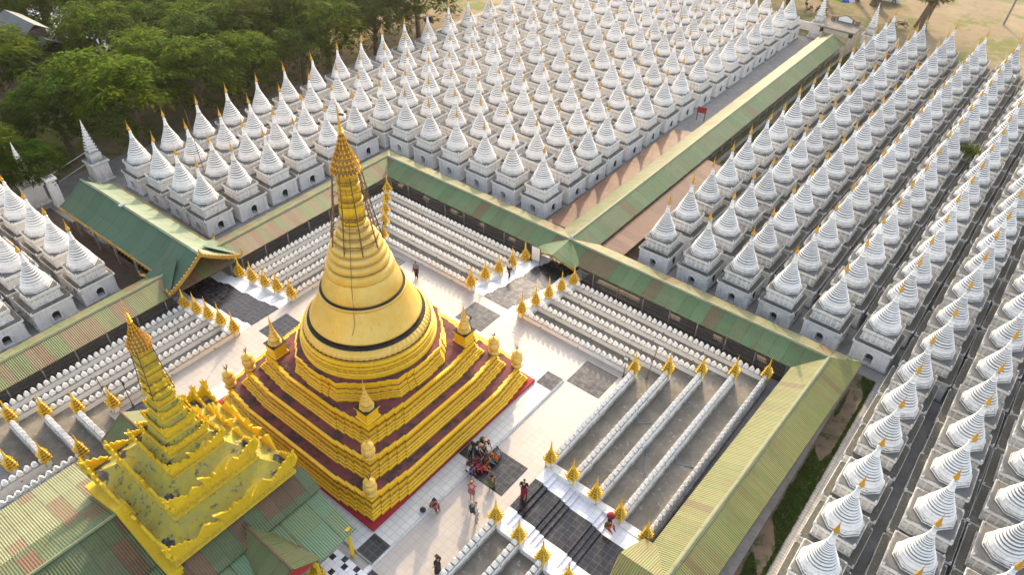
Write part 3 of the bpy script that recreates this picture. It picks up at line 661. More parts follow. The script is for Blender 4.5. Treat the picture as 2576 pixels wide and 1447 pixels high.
def shrine_spire(nr, k, ts=1.):
    g = MB()
    g.sq([(h_*ts, z_) for h_, z_ in [(1.10,1.74),(1.10,1.90),(1.05,1.94),(1.02,2.02),(1.02,2.36),(1.05,2.42),(1.03,2.48),(1.06,2.52),(1.12,2.60),(1.12,2.72),(1.14,2.76),(1.13,2.82),(1.0,2.86)]], cap1=True, ds=[.75,.3,.5,.3,.15,.3,.55,.25,.2,.05,.05,.35,1.0])
    for a in range(4): c, s_ = (1,-1,-1,1)[a], (1,1,-1,-1)[a]; g.lathe([(.09,2.74),(.06,2.86),(.015,2.98+R.uniform(-.06,.04))], 5, (c*1.04*ts, s_*1.04*ts), ds=[.1,.1,.2])
    for a in range(4):
        for t in (-.8, -.4, 0, .4, .8):
            mt = Matrix.Rotation(a*PI/2, 4, 'Z') @ Matrix.Translation((t*ts, -1.01*ts, 2.64)); c = mt @ Vector((0, 0, 0)); g.box(c.x-.05, c.x+.05, c.y-.05, c.y+.05, 1.94, 2.50, 0, .1)
    g.lathe([(1.09,2.86),(1.11,2.94),(1.04,2.97),(1.02,3.03),(1.06,3.06),(1.04,3.12),(.96,3.15)], 8, ph=PI/8, ds=[.85,.05,.7,.1,.35,.1,.85])
    ctrl = [(3.14,.955),(3.3,.89),(3.55,.79),(3.85,.655),(4.2,.50),(4.55,.36),(4.85,.25),(5.05,.195),(5.35,.145),(5.62,.10)]
    def rr(z):
        for (a, ra), (b, rb) in zip(ctrl, ctrl[1:]):
            if z <= b: return ra+(rb-ra)*(z-a)/(b-a)
        return ctrl[-1][1]
    prof = [(.95,3.13),(.97,3.15),(.965,3.20),(.935,3.23),(.90,3.26),(.855,3.38),(.86,3.41),(.84,3.48),(.81,3.52)]; ds = [.9,.2,.0,.5,.15,.0,.1,.0,.6]
    rk = random.Random(k*7+3); zz = [3.52]; h = .27
    for i in range(nr): zz.append(zz[-1]+h*rk.uniform(.8, 1.25)); h *= .95
    sc_ = (5.05-3.52)/(zz[-1]-3.52); zz = [3.52+(z-3.52)*sc_ for z in zz]
    for a, b in zip(zz, zz[1:]):
        h = b-a; q = min(1, rr(a)/.6); gr = rk.choice((.75, 1.0, 1.25)); prof += [(rr(a)+.028*q, a+.03*h), (rr(a)+.030*q, a+.25*h), (rr(a+.5*h)+.022*q, a+.52*h), (rr(b)+.004, a+.80*h), (rr(b)-.016*q, b-.02*h)]
        ds += [gr*.55, .0, .06, gr*.85, gr*1.1]
    prof += [(.205,5.07),(.19,5.12),(.165,5.25),(.155,5.27),(.15,5.38),(.115,5.54)]; ds += [.3,.0,.1,.3,.0,.1]
    prof += [(.095,5.60),(.14,5.66),(.14,5.72),(.09,5.80),(.07,5.88)]; ds += [.4,.1,.2,.5,.2]
    g.lathe(prof, 20, ds=ds); return g
def shrine_finial():
    g = MB(); g.lathe([(.07,5.86),(.09,5.92),(.15,5.98),(.155,6.05),(.115,6.14),(.085,6.24),(.07,6.34),(.045,6.46),(.02,6.60),(.012,6.95)], 12); return g
def pediment_mesh():
    g = MB(); out = [(-.66,0),(-.66,.10),(-.54,.14),(-.60,.30),(-.46,.30),(-.40,.46),(-.26,.44),(-.20,.60),(0,.92),(.20,.60),(.26,.44),(.40,.46),(.46,.30),(.60,.30),(.54,.14),(.66,.10),(.66,0),(.40,0)]
    out += [(.36*math.cos(PI*i/8), .10+.36*math.sin(PI*i/8)*.95) for i in range(9)][0:]+[(-.40,0)]
    g.plate(out, .10, Matrix.Translation((0,0,0))); return g
protos = []
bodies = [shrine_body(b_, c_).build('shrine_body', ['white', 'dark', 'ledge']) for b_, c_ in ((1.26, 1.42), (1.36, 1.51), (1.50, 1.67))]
for i, nr in enumerate((9, 10, 11)):
    t = bpy.data.objects.new('stupa_shrine', None)
    parts = [bodies[i], shrine_spire(nr, i).build('ringed_spire', 'white'), shrine_finial().build('finial', 'tipgold')]
    protos.append(parts)
pedm = pediment_mesh().build('door_pediment', 'white')
pedme = pedm.data; bpy.data.objects.remove(pedm)
meshes = [[p.data for p in ps] for ps in protos]
wide = []
for i, nr in enumerate((9, 10, 11)):
    o = shrine_spire(nr, i, 1.13).build('ringed_spire', 'white'); wide.append(o.data); bpy.data.objects.remove(o)
for ps in protos:
    for p in ps: bpy.data.objects.remove(p)
def oname(i): return ORD[i]
PEND = []
def shrine(x, y, label, faces='', group='white stupa shrines in rows'):
    vis = [proj((x+dx, y+dy, z)) for dx in (-1.3, 1.3) for dy in (-1.3, 1.3) for z in (GZ, GZ+2.4)]+[proj((x, y, GZ+4)), proj((x, y, GZ+6.9))]
    if not any(-25 < u < 2601 and -12 < v < 1459 for u, v in vis): return
    PEND.append((x, y, label, faces, group, (Vector((x, y, 0))-CPOS).length))
AX = [-6.75, -10.2, -13.5, -17.0, -20.4, -23.85, -27.2, -30.4, -33.9, -37.7]
AY = [26.45, 29.95, 33.4, 36.7, 40.3, 44.2, 48.0, 51.7, 55.9, 59.7, 63.4, 67.1, 70.9, 74.4, 78.2, 82.]
for i, x in enumerate(AX):
    for j, y in enumerate(AY):
        f = ('s' if j == 0 and i < 7 else '')+('e' if i == 0 else '')
        shrine(x+R.uniform(-.06,.06), y+R.uniform(-.06,.06), f'white stupa left of the long corridor, {oname(j)} row behind the gallery, {oname(i)} from the corridor', f)
for i, x in enumerate(AX[6:]):
    for j, y in enumerate([5.7, 9.05, 12.5, 15.75, 19.3, 22.85]):
        f = ('e' if i == 0 else '')+('s' if j == 0 else '')
        shrine(x+R.uniform(-.05,.05), y+R.uniform(-.05,.05), f'white stupa behind the left gallery, {oname(j)} row from the left pavilion, {oname(i)} from the gallery', f)
BX = [5.65, 9.25, 12.65, 16.15, 19.7, 23.25, 26.8, 30.2, 33.7, 37.3, 40.9]
BY = [26.3, 30.1, 33.85, 37.5, 41.1, 44.8, 48.45, 52.3, 56.0, 59.8, 63.6, 67.4, 71.3, 75.1, 78.9, 82.5]
for i, x in enumerate(BX):
    for j, y in enumerate(BY):
        f = ('s' if j == 0 and i < 6 else '')+('w' if i == 0 else '')
        shrine(x+.0085*(y-26)+R.uniform(-.05,.05), y+R.uniform(-.05,.05), f'white stupa right of the long corridor, {oname(j)} row behind the gallery, {oname(i)} from the corridor', f)
for i, x in enumerate([26.4, 30.15, 33.6, 37.1, 40.7]):
    for j, y in enumerate([22.65, 19.2, 16.0, 12.45, 8.95, 5.5, 2.0, -1.5]):
        shrine(x+R.uniform(-.05,.05), y+R.uniform(-.05,.05), f'mouldy white stupa beside the grass strip, {oname(i)} column from the grass, {oname(j)} down from corner', 'w' if i == 0 else '')
for i, x in enumerate([-26.5, -30.1, -33.3, -36.8, -40.2]):
    for j, y in enumerate([-5.45, -8.9, -12.4, -15.9]):
        shrine(x, y, f'white stupa in the left corner block, {oname(j)} row below the pavilion, {oname(i)} from the gallery', ('e' if i == 0 else '')+('n' if j == 0 else ''))
PEND.sort(key=lambda p: p[5])
print('SHRINES', len(PEND))
KEEP = 318
ROT = {'s': 0, 'e': PI/2, 'n': PI, 'w': -PI/2}
def add_ped(o, faces):
    for f in faces:
        a = ROT[f]; c = bpy.data.objects.new('door_pediment', pedme); col.objects.link(c); c.parent = o
        q_ = (1.30, 1.40)['s' not in faces and 'n' not in faces]; c.location = (math.sin(a)*q_, -math.cos(a)*q_, .80); c.scale = (.82, 1, .68); c.rotation_euler = (0, 0, a)
for n, (x, y, label, faces, group, d) in enumerate(PEND[:KEEP]):
    k = (n*7+int(x*3)) % 3
    o = thing('stupa_shrine', label, 'stupa', (x, y, GZ), R.uniform(-.025, .025)+R.choice((0, 1, 2, 3))*PI/2*(0 if faces else 1), group)
    s = R.uniform(.975, 1.025); o.scale = (R.uniform(.985, 1.015),)*2+(s,)
    ty = 0 if ('s' in faces or 'n' in faces) else (1 if faces else 2)
    for nm, me in zip(('shrine_body', 'ringed_spire', 'finial'), [meshes[ty][0], (wide if ty == 2 else [m_[1] for m_ in meshes])[k], meshes[k][2]]):
        c = bpy.data.objects.new(nm, me); col.objects.link(c); c.parent = o
        if nm == 'finial':
            c.rotation_euler = (R.gauss(0, .008), R.gauss(0, .008), 0)
    add_ped(o, faces)
rest = PEND[KEEP:]
if rest:
    bm = bmesh.new()
    for x, y, label, faces, group, d in rest:
        for mi, me in enumerate([meshes[2][0]]+meshes[0][1:]):
            k = len(bm.verts); kf = len(bm.faces); bm.from_mesh(me); bm.verts.ensure_lookup_table(); bm.faces.ensure_lookup_table()
            bmesh.ops.translate(bm, verts=bm.verts[k:], vec=(x, y, GZ))
            for f in bm.faces[kf:]: f.material_index = {0: f.material_index, 1: 0, 2: 3}[mi]
    me = bpy.data.meshes.new('distant_stupas'); bm.to_mesh(me); bm.free()
    for m in ('white', 'dark', 'ledge', 'tipgold'): me.materials.append(M[m])
    o = bpy.data.objects.new('distant_stupas', me); col.objects.link(o)
    tag(o, 'farthest white stupas behind the rest, small at the top edge', 'stupas', None, 'stuff')

# ------------------------------------------------------------------ roofs
def roofquad(g, A, B, Cc, D, m=0, th=.05):
    """A,B on the ridge; D below A, Cc below B"""
    A, B, Cc, D = map(Vector, (A, B, Cc, D)); u = (B-A).normalized(); o = A; n = u.cross(D-A); dn = (D-A)-u*((D-A).dot(u)); dn.normalize()
    def uv(p): q = p-o; return (q.dot(u)+100, q.dot(dn)+.02)
    pts = [A, B, Cc, D]
    g.poly(pts, m, [uv(p) for p in pts])
    low = [p-Vector((0, 0, th)) for p in pts]; g.poly(low[::-1], m, [uv(p) for p in pts][::-1])
    for i in range(4): j = (i+1) % 4; g.poly([pts[i], pts[j], low[j], low[i]], m, [uv(pts[i]), uv(pts[j]), uv(pts[j]), uv(pts[i])])
def rooftri(g, A, Bp, Cc, u=None, m=0, th=.04):
    A, Bp, Cc = map(Vector, (A, Bp, Cc)); u = Vector(u).normalized() if u else (Cc-Bp).normalized()
    nrm = (Bp-A).cross(Cc-A).normalized(); v = u.cross(nrm)
    if v.z > 0: v = -v
    def uv(p): q = p-A; return (q.dot(u)+50, q.dot(v)+.02)
    pts = [A, Bp, Cc]; g.poly(pts, m, [uv(p) for p in pts]); low = [p-Vector((0, 0, th)) for p in pts]; g.poly(low[::-1], m, [uv(p) for p in pts][::-1])
    for i in range(3): j = (i+1) % 3; g.poly([pts[i], pts[j], low[j], low[i]], m, [uv(pts[i]), uv(pts[j]), uv(pts[j]), uv(pts[i])])
S, HR, HE, EI, EO = 21.3, .48, -.30, 19.55, 23.1
def gallery(label, mtx, u0, u1, mat, skip=None, roll=0.):
    """local frame: u along the ridge, n towards the outside; built in local coords then turned"""
    t = thing('covered_gallery', label, 'covered walkway'); t.matrix_world = mtx
    def mit(u, r): return u if abs(u) < S-.1 else math.copysign(abs(u)+(r-S), u)
    i0, i1, o0, o1 = mit(u0, EI), mit(u1, EI), mit(u0, EO), mit(u1, EO)
    g = MB(); roofquad(g, (u0, S, HR), (u1, S, HR), (i1, EI, HE), (i0, EI, HE)); roofquad(g, (u1, S, HR), (u0, S, HR), (o0, EO, HE), (o1, EO, HE), 1); g.build('roof', [mat, mat if mat == 'roofR' else 'roofPaleLit'], t)
    g = MB(); nseg = 14
    for k in range(nseg):
        a = u0+(u1-u0)*k/nseg; b = u0+(u1-u0)*(k+1)/nseg; r = .15+R.uniform(-.02, .02); z = HR+.02+R.uniform(0, .012)
        g.loft([[(a, S-r, z-.07), (b, S-r, z-.07), (b, S+r, z-.07), (a, S+r, z-.07)], [(a, S-.04, z+.03), (b, S-.04, z+.03), (b, S+.04, z+.03), (a, S+.04, z+.03)]], 0)
    g.build('ridge_cap', 'ridge', t)
    lo, hi = i0+.3, i1-.3; n = int((hi-lo)/2.15)
    for k in range(n+1):
        u = lo+(hi-lo)*k/n
        if skip and skip[0]-.6 < u < skip[1]+.6: continue
        g = MB(); g.box(u-.045, u+.045, EI+.10, EI+.19, GZ-.05, HE+.06, 0); g.build('post', 'post', t)
    runs = [(lo, hi)] if not skip else [(lo, skip[0]), (skip[1], hi)]
    g = MB()
    for a, b in runs:
        if b-a < .5: continue
        g.box(a, b, EI+.13, EI+.16, -.62, -.58, 0); g.box(a, b, EI+.13, EI+.16, -1.30, -1.26, 0); g.box(a, b, EI+.13, EI+.16, -.96, -.93, 0)
        k = a+.06
        while k < b: g.box(k-.012, k+.012, EI+.135, EI+.155, -1.72, -.93, 0, skip='bt'); k += .13
        # scalloped wire under the eave
        x = a
        while x < b-1: g.tube([(x, EI+.06, -.42), (x+.5, EI+.06, -.55), (x+1.05, EI+.06, -.42)], .012, 3); x += 1.07
    g.build('railing', 'rail', t)
    g = MB()
    for a, b in runs:
        if b-a > .5: g.box(a, b, EI+.02, EI+.22, GZ-.1, -1.72, 0)
    g.build('skirting', 'darkbase', t)
    g = MB(); g.box(i0, i1, EI+.25, EO-.3, GZ-.1, -1.78, 0); g.build('floor', 'paving', t)
    g = MB(); g.box(i0, i1, EO-.28, EO-.16, GZ-.1, -.75, 0); g.build('back_screen', 'screen', t)
    return t
I4 = Matrix.Identity(4)
gb = gallery('long covered gallery with mossy green sheet roof behind the pagoda, facing stupas', I4, -S, S, 'roofB', (-2.3, 2.3))
def about(cx, cy, a): return Matrix.Translation((cx, cy, 0)) @ Matrix.Rotation(a, 4, 'Z') @ Matrix.Translation((-cx, -cy, 0))
gr = gallery('covered gallery at the right with yellow-green corrugated roof beside the grass strip', about(S, S, -.030) @ Matrix.Rotation(-PI/2, 4, 'Z'), -S, 14, 'roofR', (-2.3, 2.3))
gl = gallery('covered gallery at the left with striped rusty green roof below stupas', about(-S, S, .012) @ Matrix.Rotation(PI/2, 4, 'Z'), -S, S, 'roofL', (-2.4, 2.6))
for par, mat in ((gb, 'roofB'), (gr, 'roofR')):
    # small hipped gable over the stairs
    g = MB(); a = 1.95; yb = 18.7; zr = HR+.05; zt = HR-.12
    roofquad(g, (0, S, zr), (0, yb, zt), (a, yb+.35, HE-.02), (a, S-1.4, HE+.12)); roofquad(g, (0, yb, zt), (0, S, zr), (-a, S-1.4, HE+.12), (-a, yb+.35, HE-.02)); g.build('gable_roof', mat, par)
    g = MB()
    for s in (-1, 1):
        for k in range(16): f = k/16; x = s*a*f; y = yb+.35*f; z = zt+(HE-.02-zt)*f; g.box(x-.05, x+.05, y-.02, y+.02, z-.16-.03*(k % 2), z-.03, 0)
    g.build('gable_fringe', 'trim', par)
    g = MB(); g.lathe([(.16, HR), (.20, HR+.08), (.14, HR+.20), (.05, HR+.26), (.02, HR+.4)], 10, (0, S)); g.build('ridge_knob', 'metal', par)
# long corridor
co = thing('covered_corridor', 'long covered corridor with green sheet roof running back between the stupas', 'covered walkway', (-.12, 0, 0))
g = MB(); y0, y1, cw_ = S, 80.6, 1.8
roofquad(g, (0, y1, HR), (0, y0, HR), (-cw_, y0+1.7, HE), (-cw_, y1, HE), 1); roofquad(g, (0, y0, HR), (0, y1, HR), (cw_, y1, HE), (cw_, y0+1.7, HE)); g.build('roof', ['roofB', 'roofPaleLit'], co)
g = MB(); g.loft([[(-.15, y0, HR-.05), (.15, y0, HR-.05), (.15, y1, HR-.05), (-.15, y1, HR-.05)], [(-.04, y0, HR+.05), (.04, y0, HR+.05), (.04, y1, HR+.05), (-.04, y1, HR+.05)]]); g.build('ridge_cap', 'ridge', co)
for s in (-1, 1):
    for k in range(26): y = 24+k*2.2; g = MB(); g.box(s*1.65-.05, s*1.65+.05, y-.05, y+.05, GZ-.05, HE+.08, 0); g.build('post', 'post', co)
    g = MB(); g.box(*sorted((s*1.58, s*1.70)), 23.5, 80, GZ-.05, -1.35, 0); g.build('side_wall', mat_noise('mossy_side_wall', (.05, .07, .025), (.09, .10, .05), 1.2, .95), co)
g = MB(); g.box(-1.55, 1.55, 22.9, 80.5, GZ-.1, -1.85, 0); g.build('floor', 'paving', co)
def low_roof(x0, x1, y0, y1, z, label, sl):
    g = MB(); roofquad(g, (x0, y0, z+sl), (x0, y1, z+sl), (x1, y1, z), (x1, y0, z)); o = g.build('lean_to_roof', 'rustroof'); tag(o, label, 'roof'); return o
def legs(o, x, y0, y1, z):
    for k in range(5): y = y0+.3+(y1-y0-.6)*k/4; g = MB(); g.box(x-.04, x+.04, y-.04, y+.04, GZ-.05, z, 0); p = g.build('post', 'post', o)
o = low_roof(-1.9, -4.1, 23.6, 46.2, -.75, 'low rusty brown sheet roof along the left side of the corridor', .25); legs(o, -3.95, 23.6, 46.2, -.76)
o = low_roof(1.65, 3.7, 23.4, 42.0, -.72, 'low rusty brown sheet roof along the right side of the corridor', .25); legs(o, 3.55, 23.4, 42, -.73)
g = MB(); g.poly([(2.0, 24, GZ-.015), (4.0, 24, GZ-.015), (4.2, 83, GZ-.015), (2.0, 83, GZ-.015)], 0); tag(g.build('soil_shade_ground', 'soil'), kind='structure')
# left entrance pavilion
pv = thing('entrance_pavilion', 'big teal green gabled pavilion roof with carved gold eaves at left entrance', 'pavilion', (-21, .15, 0), .016)
def pvroof(x0, x1, zr, ze, hw, mat, nm='roof', sag=.18, par=None):
    g = MB(); hm = hw*.55; zm = zr+(ze-zr)*.55-sag
    for s in (-1, 1):
        a, b = (x1, x0) if s < 0 else (x0, x1)
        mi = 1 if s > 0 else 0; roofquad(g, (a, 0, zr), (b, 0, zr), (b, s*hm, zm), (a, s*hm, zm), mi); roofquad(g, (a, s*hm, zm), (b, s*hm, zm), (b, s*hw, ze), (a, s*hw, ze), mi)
    return g.build(nm, [mat, 'roofPlit'], par or pv)
pvroof(-15.6, -.9, 1.75, .22, 2.45, 'roofP')
fr = pvroof(-1.6, 1.75, 1.86, .02, 3.0, 'roofP', 'front_roof')
g = MB()
for s in (-1, 1):                                   # side wings of the porch, ridge across
    g = MB(); rooftri(g, (.2, s*1.1, 1.35), (-1.75, s*3.05, .05), (1.75, s*3.05, .05), (1, 0, 0)); g.build('wing_roof', 'roofP', pv)
g = MB(); g.box(-15.6, 1.7, -.10, .10, 1.76, 1.86, 0); g.build('ridge_cap', 'roofP', pv)
for s in (-1, 1):
    g = MB(); n = 60
    for k in range(n): x = -15.6+14.2*k/n; h = .16+.10*(k % 2); g.box(x, x+.16, *sorted((s*2.44, s*2.50)), .22-h, .30, 0)
    g.build('carved_eaves', 'trim', pv); g = MB()
    for k in range(24):                            # barge boards of the porch gable
        f = k/24; y = s*3.0*f; z = 1.90-1.88*f+(-.14*math.sin(f*PI)); g.box(1.72, 1.82, y-.08, y+.08, z-.20, z+.06+.09*(k % 2), 0)
    for k in range(10): x = -1.6+3.4*k/10; g.box(x, x+.22, *sorted((s*2.99, s*3.06)), -.18-.08*(k % 2), .06, 0)
    for x in (1.75, -1.65): g.tube([(x, s*3.0, 0), (x+(.15 if x > 0 else -.15), s*3.2, .12), (x+(.18 if x > 0 else -.18), s*3.28, .42), (x, s*3.18, .62)], [.12, .11, .07, .01], 5)
    g.build('gable_board', 'trim', pv)
g = MB(); g.tube([(1.77, 0, 1.7), (1.8, 0, 2.1), (1.75, 0, 2.4)], [.11, .10, .01], 6); g.build('gable_finial', 'trim', pv)
for s in (-1, 1):
    for x in (1.35, -1.4, -4.5, -7.5, -10.5, -13.5): g = MB(); g.box(x-.07, x+.07, s*2.3-.07, s*2.3+.07, GZ-.05, .3, 0); g.build('post', 'post', pv)
    g = MB(); g.box(-15.4, -1.9, s*2.2-.03, s*2.2+.03, GZ, -1.2, 0); g.build('side_wall', 'darkbase', pv)
g = MB(); g.box(-15.8, -.0, -2.1, 2.1, GZ-.1, -1.74, 0); g.build('floor', 'blacktile', pv)
g = MB(); g.plate([(-.18,0),(.18,0),(.14,.10),(0,.14),(-.14,.10)], .5, Matrix.Translation((-9, 0, 1.84))); g.build('roof_lamp', 'metal', pv)

# ------------------------------------------------------------------ yellow tiered tower and hall
tw = thing('tiered_tower', 'ochre yellow seven-tiered tower roof with flame ornaments, at the bottom left', 'tower', (.05, -12.1, 0))
RY = .9
flame = [(-.5,0),(-.5,.35),(-.62,.75),(-.42,.55),(-.30,.75),(-.20,.52),(0,.62),(.20,.52),(.30,.75),(.42,.55),(.62,.75),(.5,.35),(.5,0)]
def crescent(n=7): return [(-.55,0),(-.62,.40),(-.78,.85),(-.50,.62)]+[(-.45+.9*i/n, .52-.34*math.sin(PI*i/n)) for i in range(n+1)]+[(.50,.62),(.78,.85),(.62,.40),(.55,0)]
def tier(h, z0, zf, zn, hn, oscale, mid=True):
    """fascia half h from z0 to zf, then concave roof rising to (hn, zn)"""
    g = MB(); dz = zf-z0
    g.sq([(h*.97, z0-.10), (h*.97, z0), (h+.05, z0+.02*dz), (h+.05, z0+.22*dz), (h-.02, z0+.26*dz), (h-.02, z0+.70*dz), (h+.04, z0+.76*dz), (h+.04, zf), (h-.12*oscale, zf+.005)], ds=[.5,.3,.1,.3,.4,.1,.2,.0,.5], cap1=False, ry=RY)
    t = g.build('tier', 'tower', tw)
    g = MB(); n = 6; pr = []
    for i in range(n+1): f = i/n; hh = h-.10*oscale+(hn-(h-.10*oscale))*f; pr.append((hh, zf+(zn-zf)*(f**1.7)))
    g.sq(pr, cap1=True, ry=RY); g.build('roof_skirt', 'towerroof', t)
    g = MB(); s = oscale
    for a in range(4):                                 # curved corner flames
        c, q = ((1,-1),(1,1),(-1,1),(-1,-1))[a]
        for dx, dy in ((-c, 0), (0, -q)):
            L = .95*s; x0, y0 = c*h, q*h*RY
            ang = math.atan2(dy, dx); mt = Matrix.Translation((x0, y0, zf-.02)) @ Matrix.Rotation(ang, 4, 'Z') @ Matrix.Rotation(0, 4, 'X')
            g.plate([(0,0),(-.10*s,.35*s),(-.22*s,.85*s),(.06*s,.62*s),(.16*s,.70*s),(.28*s,.50*s),(.42*s,.56*s),(.55*s,.36*s),(.70*s,.40*s),(.82*s,.20*s),(L,.16*s),(L,0)], .09*s, mt)
        g.tube([(c*(h-.02), q*(h*RY-.02), zf), (c*(h+.12*s), q*(h*RY+.12*s), zf+.45*s), (c*(h+.06*s), q*(h*RY+.06*s), zf+.98*s)], [.17*s, .13*s, .015], 6)
    if mid:
        for a in range(4):
            hx, hy = (h, h*RY) if a % 2 == 0 else (h*RY, h)
            for off, kind in ((0, 'm'), (-.46, 't'), (.46, 't')):
                mt = Matrix.Rotation(a*PI/2, 4, 'Z') @ Matrix.Translation((off*hx, -hy-.01, zf-.02)) @ Matrix.Rotation(.12, 4, 'X')
                w = hx*(.24 if kind == 'm' else .17)
                if kind == 'm':
                    o = crescent(); k = w/.55; g.plate([(x*k, z*min(k, .9)*1.05) for x, z in o], .10*s+.02, mt)
                    g.plate([(-.5*w,0),(-.42*w,.45*w),(-.2*w,.35*w),(0,.75*w),(.2*w,.35*w),(.42*w,.45*w),(.5*w,0)], .16*s+.02, mt)
                else: g.plate([(-w,0),(-.75*w,.30*w),(-.15*w,1.15*w),(.35*w,.75*w),(.7*w,.28*w),(w,0)] if off < 0 else [(-w,0),(-.7*w,.28*w),(-.35*w,.75*w),(.15*w,1.15*w),(.75*w,.30*w),(w,0)], .09*s+.02, mt)
    else:
        for a in range(4):
            hx, hy = (h, h*RY) if a % 2 == 0 else (h*RY, h)
            for i in range(5):
                off = (-.64+.32*i)*hx; w = hx*.17; mt = Matrix.Rotation(a*PI/2, 4, 'Z') @ Matrix.Translation((off, -hy-.01, zf-.02)) @ Matrix.Rotation(.1, 4, 'X')
                g.plate([(x*w/.62, z*w/.62*(1.15 if i == 2 else .85)) for x, z in flame], .07*s+.02, mt)
    g.build('flame_crest', 'tower', t)
    if h < 1: return
    rk = random.Random(int(h*100))
    for a in range(4):                                 # black rain mould behind the crests
        hx, hy = (h, h*RY) if a % 2 == 0 else (h*RY, h); mt = Matrix.Rotation(a*PI/2, 4, 'Z')
        for off, w_, d_ in ((.80, .13, .30), (-.80, .13, .30)):
            g = MB(); n = 14; c0 = (off*hx, -hy+.20*s+.10*s*rk.random()); ringp = []
            for i in range(n):
                q = 2*PI*i/n; rr_ = 1+.28*math.sin(3*q+rk.random()*6)*.6+rk.uniform(-.15, .15); x = c0[0]+w_*hx*rr_*math.cos(q)*(1 if off == 0 else .9); y = min(-.35*hy if off == 0 else 9, c0[1]+d_*s*.75*rr_*math.sin(q)); y = max(y, -hy+.10*s)
                t_ = max(0, min(1, (h-.10*s-max(abs(x), abs(y)/RY))/max(.01, h-.10*s-hn))); z = zf+(zn-zf)*(t_**1.7)+.025; v = mt @ Vector((max(-hx*.97, min(hx*.97, x)), y, z)); ringp.append(tuple(v))
            zc = mt @ Vector((c0[0], c0[1], 0)); t_ = max(0, min(1, (h-.10*s-max(abs(c0[0]), abs(c0[1])/RY))/max(.01, h-.10*s-hn))); ce = (zc.x, zc.y, zf+(zn-zf)*(t_**1.7)+.05)
            for i in range(n): g.poly([ce, ringp[i], ringp[(i+1) % n]], 0)
            g.build('mould_patch', 'mortar', t)
tier(3.70, 4.20, 4.92, 5.45, 2.58, 1.1); tier(2.52, 5.45, 6.32, 6.80, 1.62, .92); tier(1.56, 6.75, 7.34, 7.60, 1.18, .66); tier(1.13, 7.55, 8.02, 8.35, .86, .55, False); tier(.83, 8.32, 8.88, 9.25, .64, .45, False); tier(.61, 9.22, 9.70, 10.02, .52, .36, False); tier(.49, 10.0, 10.34, 10.6, .44, .28, False)
g = MB(); g.sq([(.44,10.58),(.50,10.64),(.50,10.76),(.42,10.82),(.40,11.2),(.46,11.24),(.46,11.34),(.39,11.40),(.36,12.0),(.40,12.04),(.40,12.12),(.35,12.16),(.31,13.3)], ds=[.6,0,0,.5,.1,.4,0,.5,.1,.4,0,.5,.2])
for z, h, r in ((10.78,.47,.15),(11.05,.42,.11),(11.36,.43,.12)):
    for a in range(4):
        for t in (-.5, .5): c = Matrix.Rotation(a*PI/2, 4, 'Z') @ Vector((t*h, -h, 0)); g.lathe([(.02,z-r),(r*.8,z-r*.5),(r,z),(r*.6,z+r*.7),(.02,z+r)], 8, (c.x, c.y))
sh = g.build('square_shaft', 'tower', tw)
g = MB()
for c, q in ((1,-1),(1,1),(-1,1),(-1,-1)): g.tube([(c*.52, q*.52, 10.65), (c*.40, q*.40, 12.1), (c*.33, q*.33, 13.35)], .022, 4)
for z, h in ((10.95,.50),(11.45,.455),(11.95,.42),(12.5,.385),(13.0,.355)):
    for c, q, c2, q2 in ((1,-1,1,1),(1,1,-1,1),(-1,1,-1,-1),(-1,-1,1,-1)): g.tube([(c*h, q*h, z), (c2*h, q2*h, z)], .018, 4)
g.build('iron_brace', 'iron', sh)
g = MB()
for i, (r, z) in enumerate([(.44,13.22),(.47,13.42),(.43,13.62),(.36,13.80),(.28,13.96),(.21,14.12),(.15,14.28),(.11,14.44)]):
    n = max(9, int(r*44)); g.lathe([(r*.9, z), (r, z+.03), (r*.97, z+.05), (r*.76, z+.19)], n, ds=[0,.2,.8,.7])
    for k in range(n): a = 2*PI*k/n; g.tube([(r*math.cos(a), r*math.sin(a), z+.01), (r*1.08*math.cos(a), r*1.08*math.sin(a), z+.08), (r*.98*math.cos(a), r*.98*math.sin(a), z+.16)], [.035, .03, .004], 4)
g.lathe([(.09,14.5),(.07,14.8),(.045,15.1),(.02,15.4),(.008,15.95)], 8)
for z in (14.7, 14.85, 14.98, 15.1): g.lathe([(.10-.02*(z-14.7)/.13*.5, z), (.11-.02*(z-14.7)/.13*.5, z+.02), (.04, z+.07)], 10)
g.build('crown_umbrella', 'leafgold', tw)
g = MB(); g.sq([(3.3, .1), (3.3, 4.5)], ry=RY); g.build('tower_wall', 'tower', tw)

hl = thing('pavilion_hall', 'patched rusty green sheet-roofed hall wrapped around the yellow tower, lower left', 'hall', (.05, -12.1, 0))
def H(nm, mat, *quads):
    g = MB()
    for q in quads:
        (roofquad if len(q) == 4 else rooftri)(g, *q)
    return g.build(nm, mat, hl)
yk = -3.25
H('front_roof', 'roofH', ((-.35, yk, 4.92), (-.35, -14, 4.92), (-2.95, -14, 3.72), (-2.95, yk, 3.72)), ((-.35, -14, 4.92), (-.35, yk, 4.92), (2.5, yk, 3.66), (2.5, -14, 3.66)))
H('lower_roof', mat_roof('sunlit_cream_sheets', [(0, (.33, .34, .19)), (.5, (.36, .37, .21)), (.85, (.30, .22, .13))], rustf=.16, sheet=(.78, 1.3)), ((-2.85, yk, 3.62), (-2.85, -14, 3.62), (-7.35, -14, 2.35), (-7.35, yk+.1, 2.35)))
H('lower_roof', 'roofPale', ((2.4, -14, 3.52), (2.4, yk, 3.52), (6.6, yk, 2.3), (6.6, -14, 2.3)))
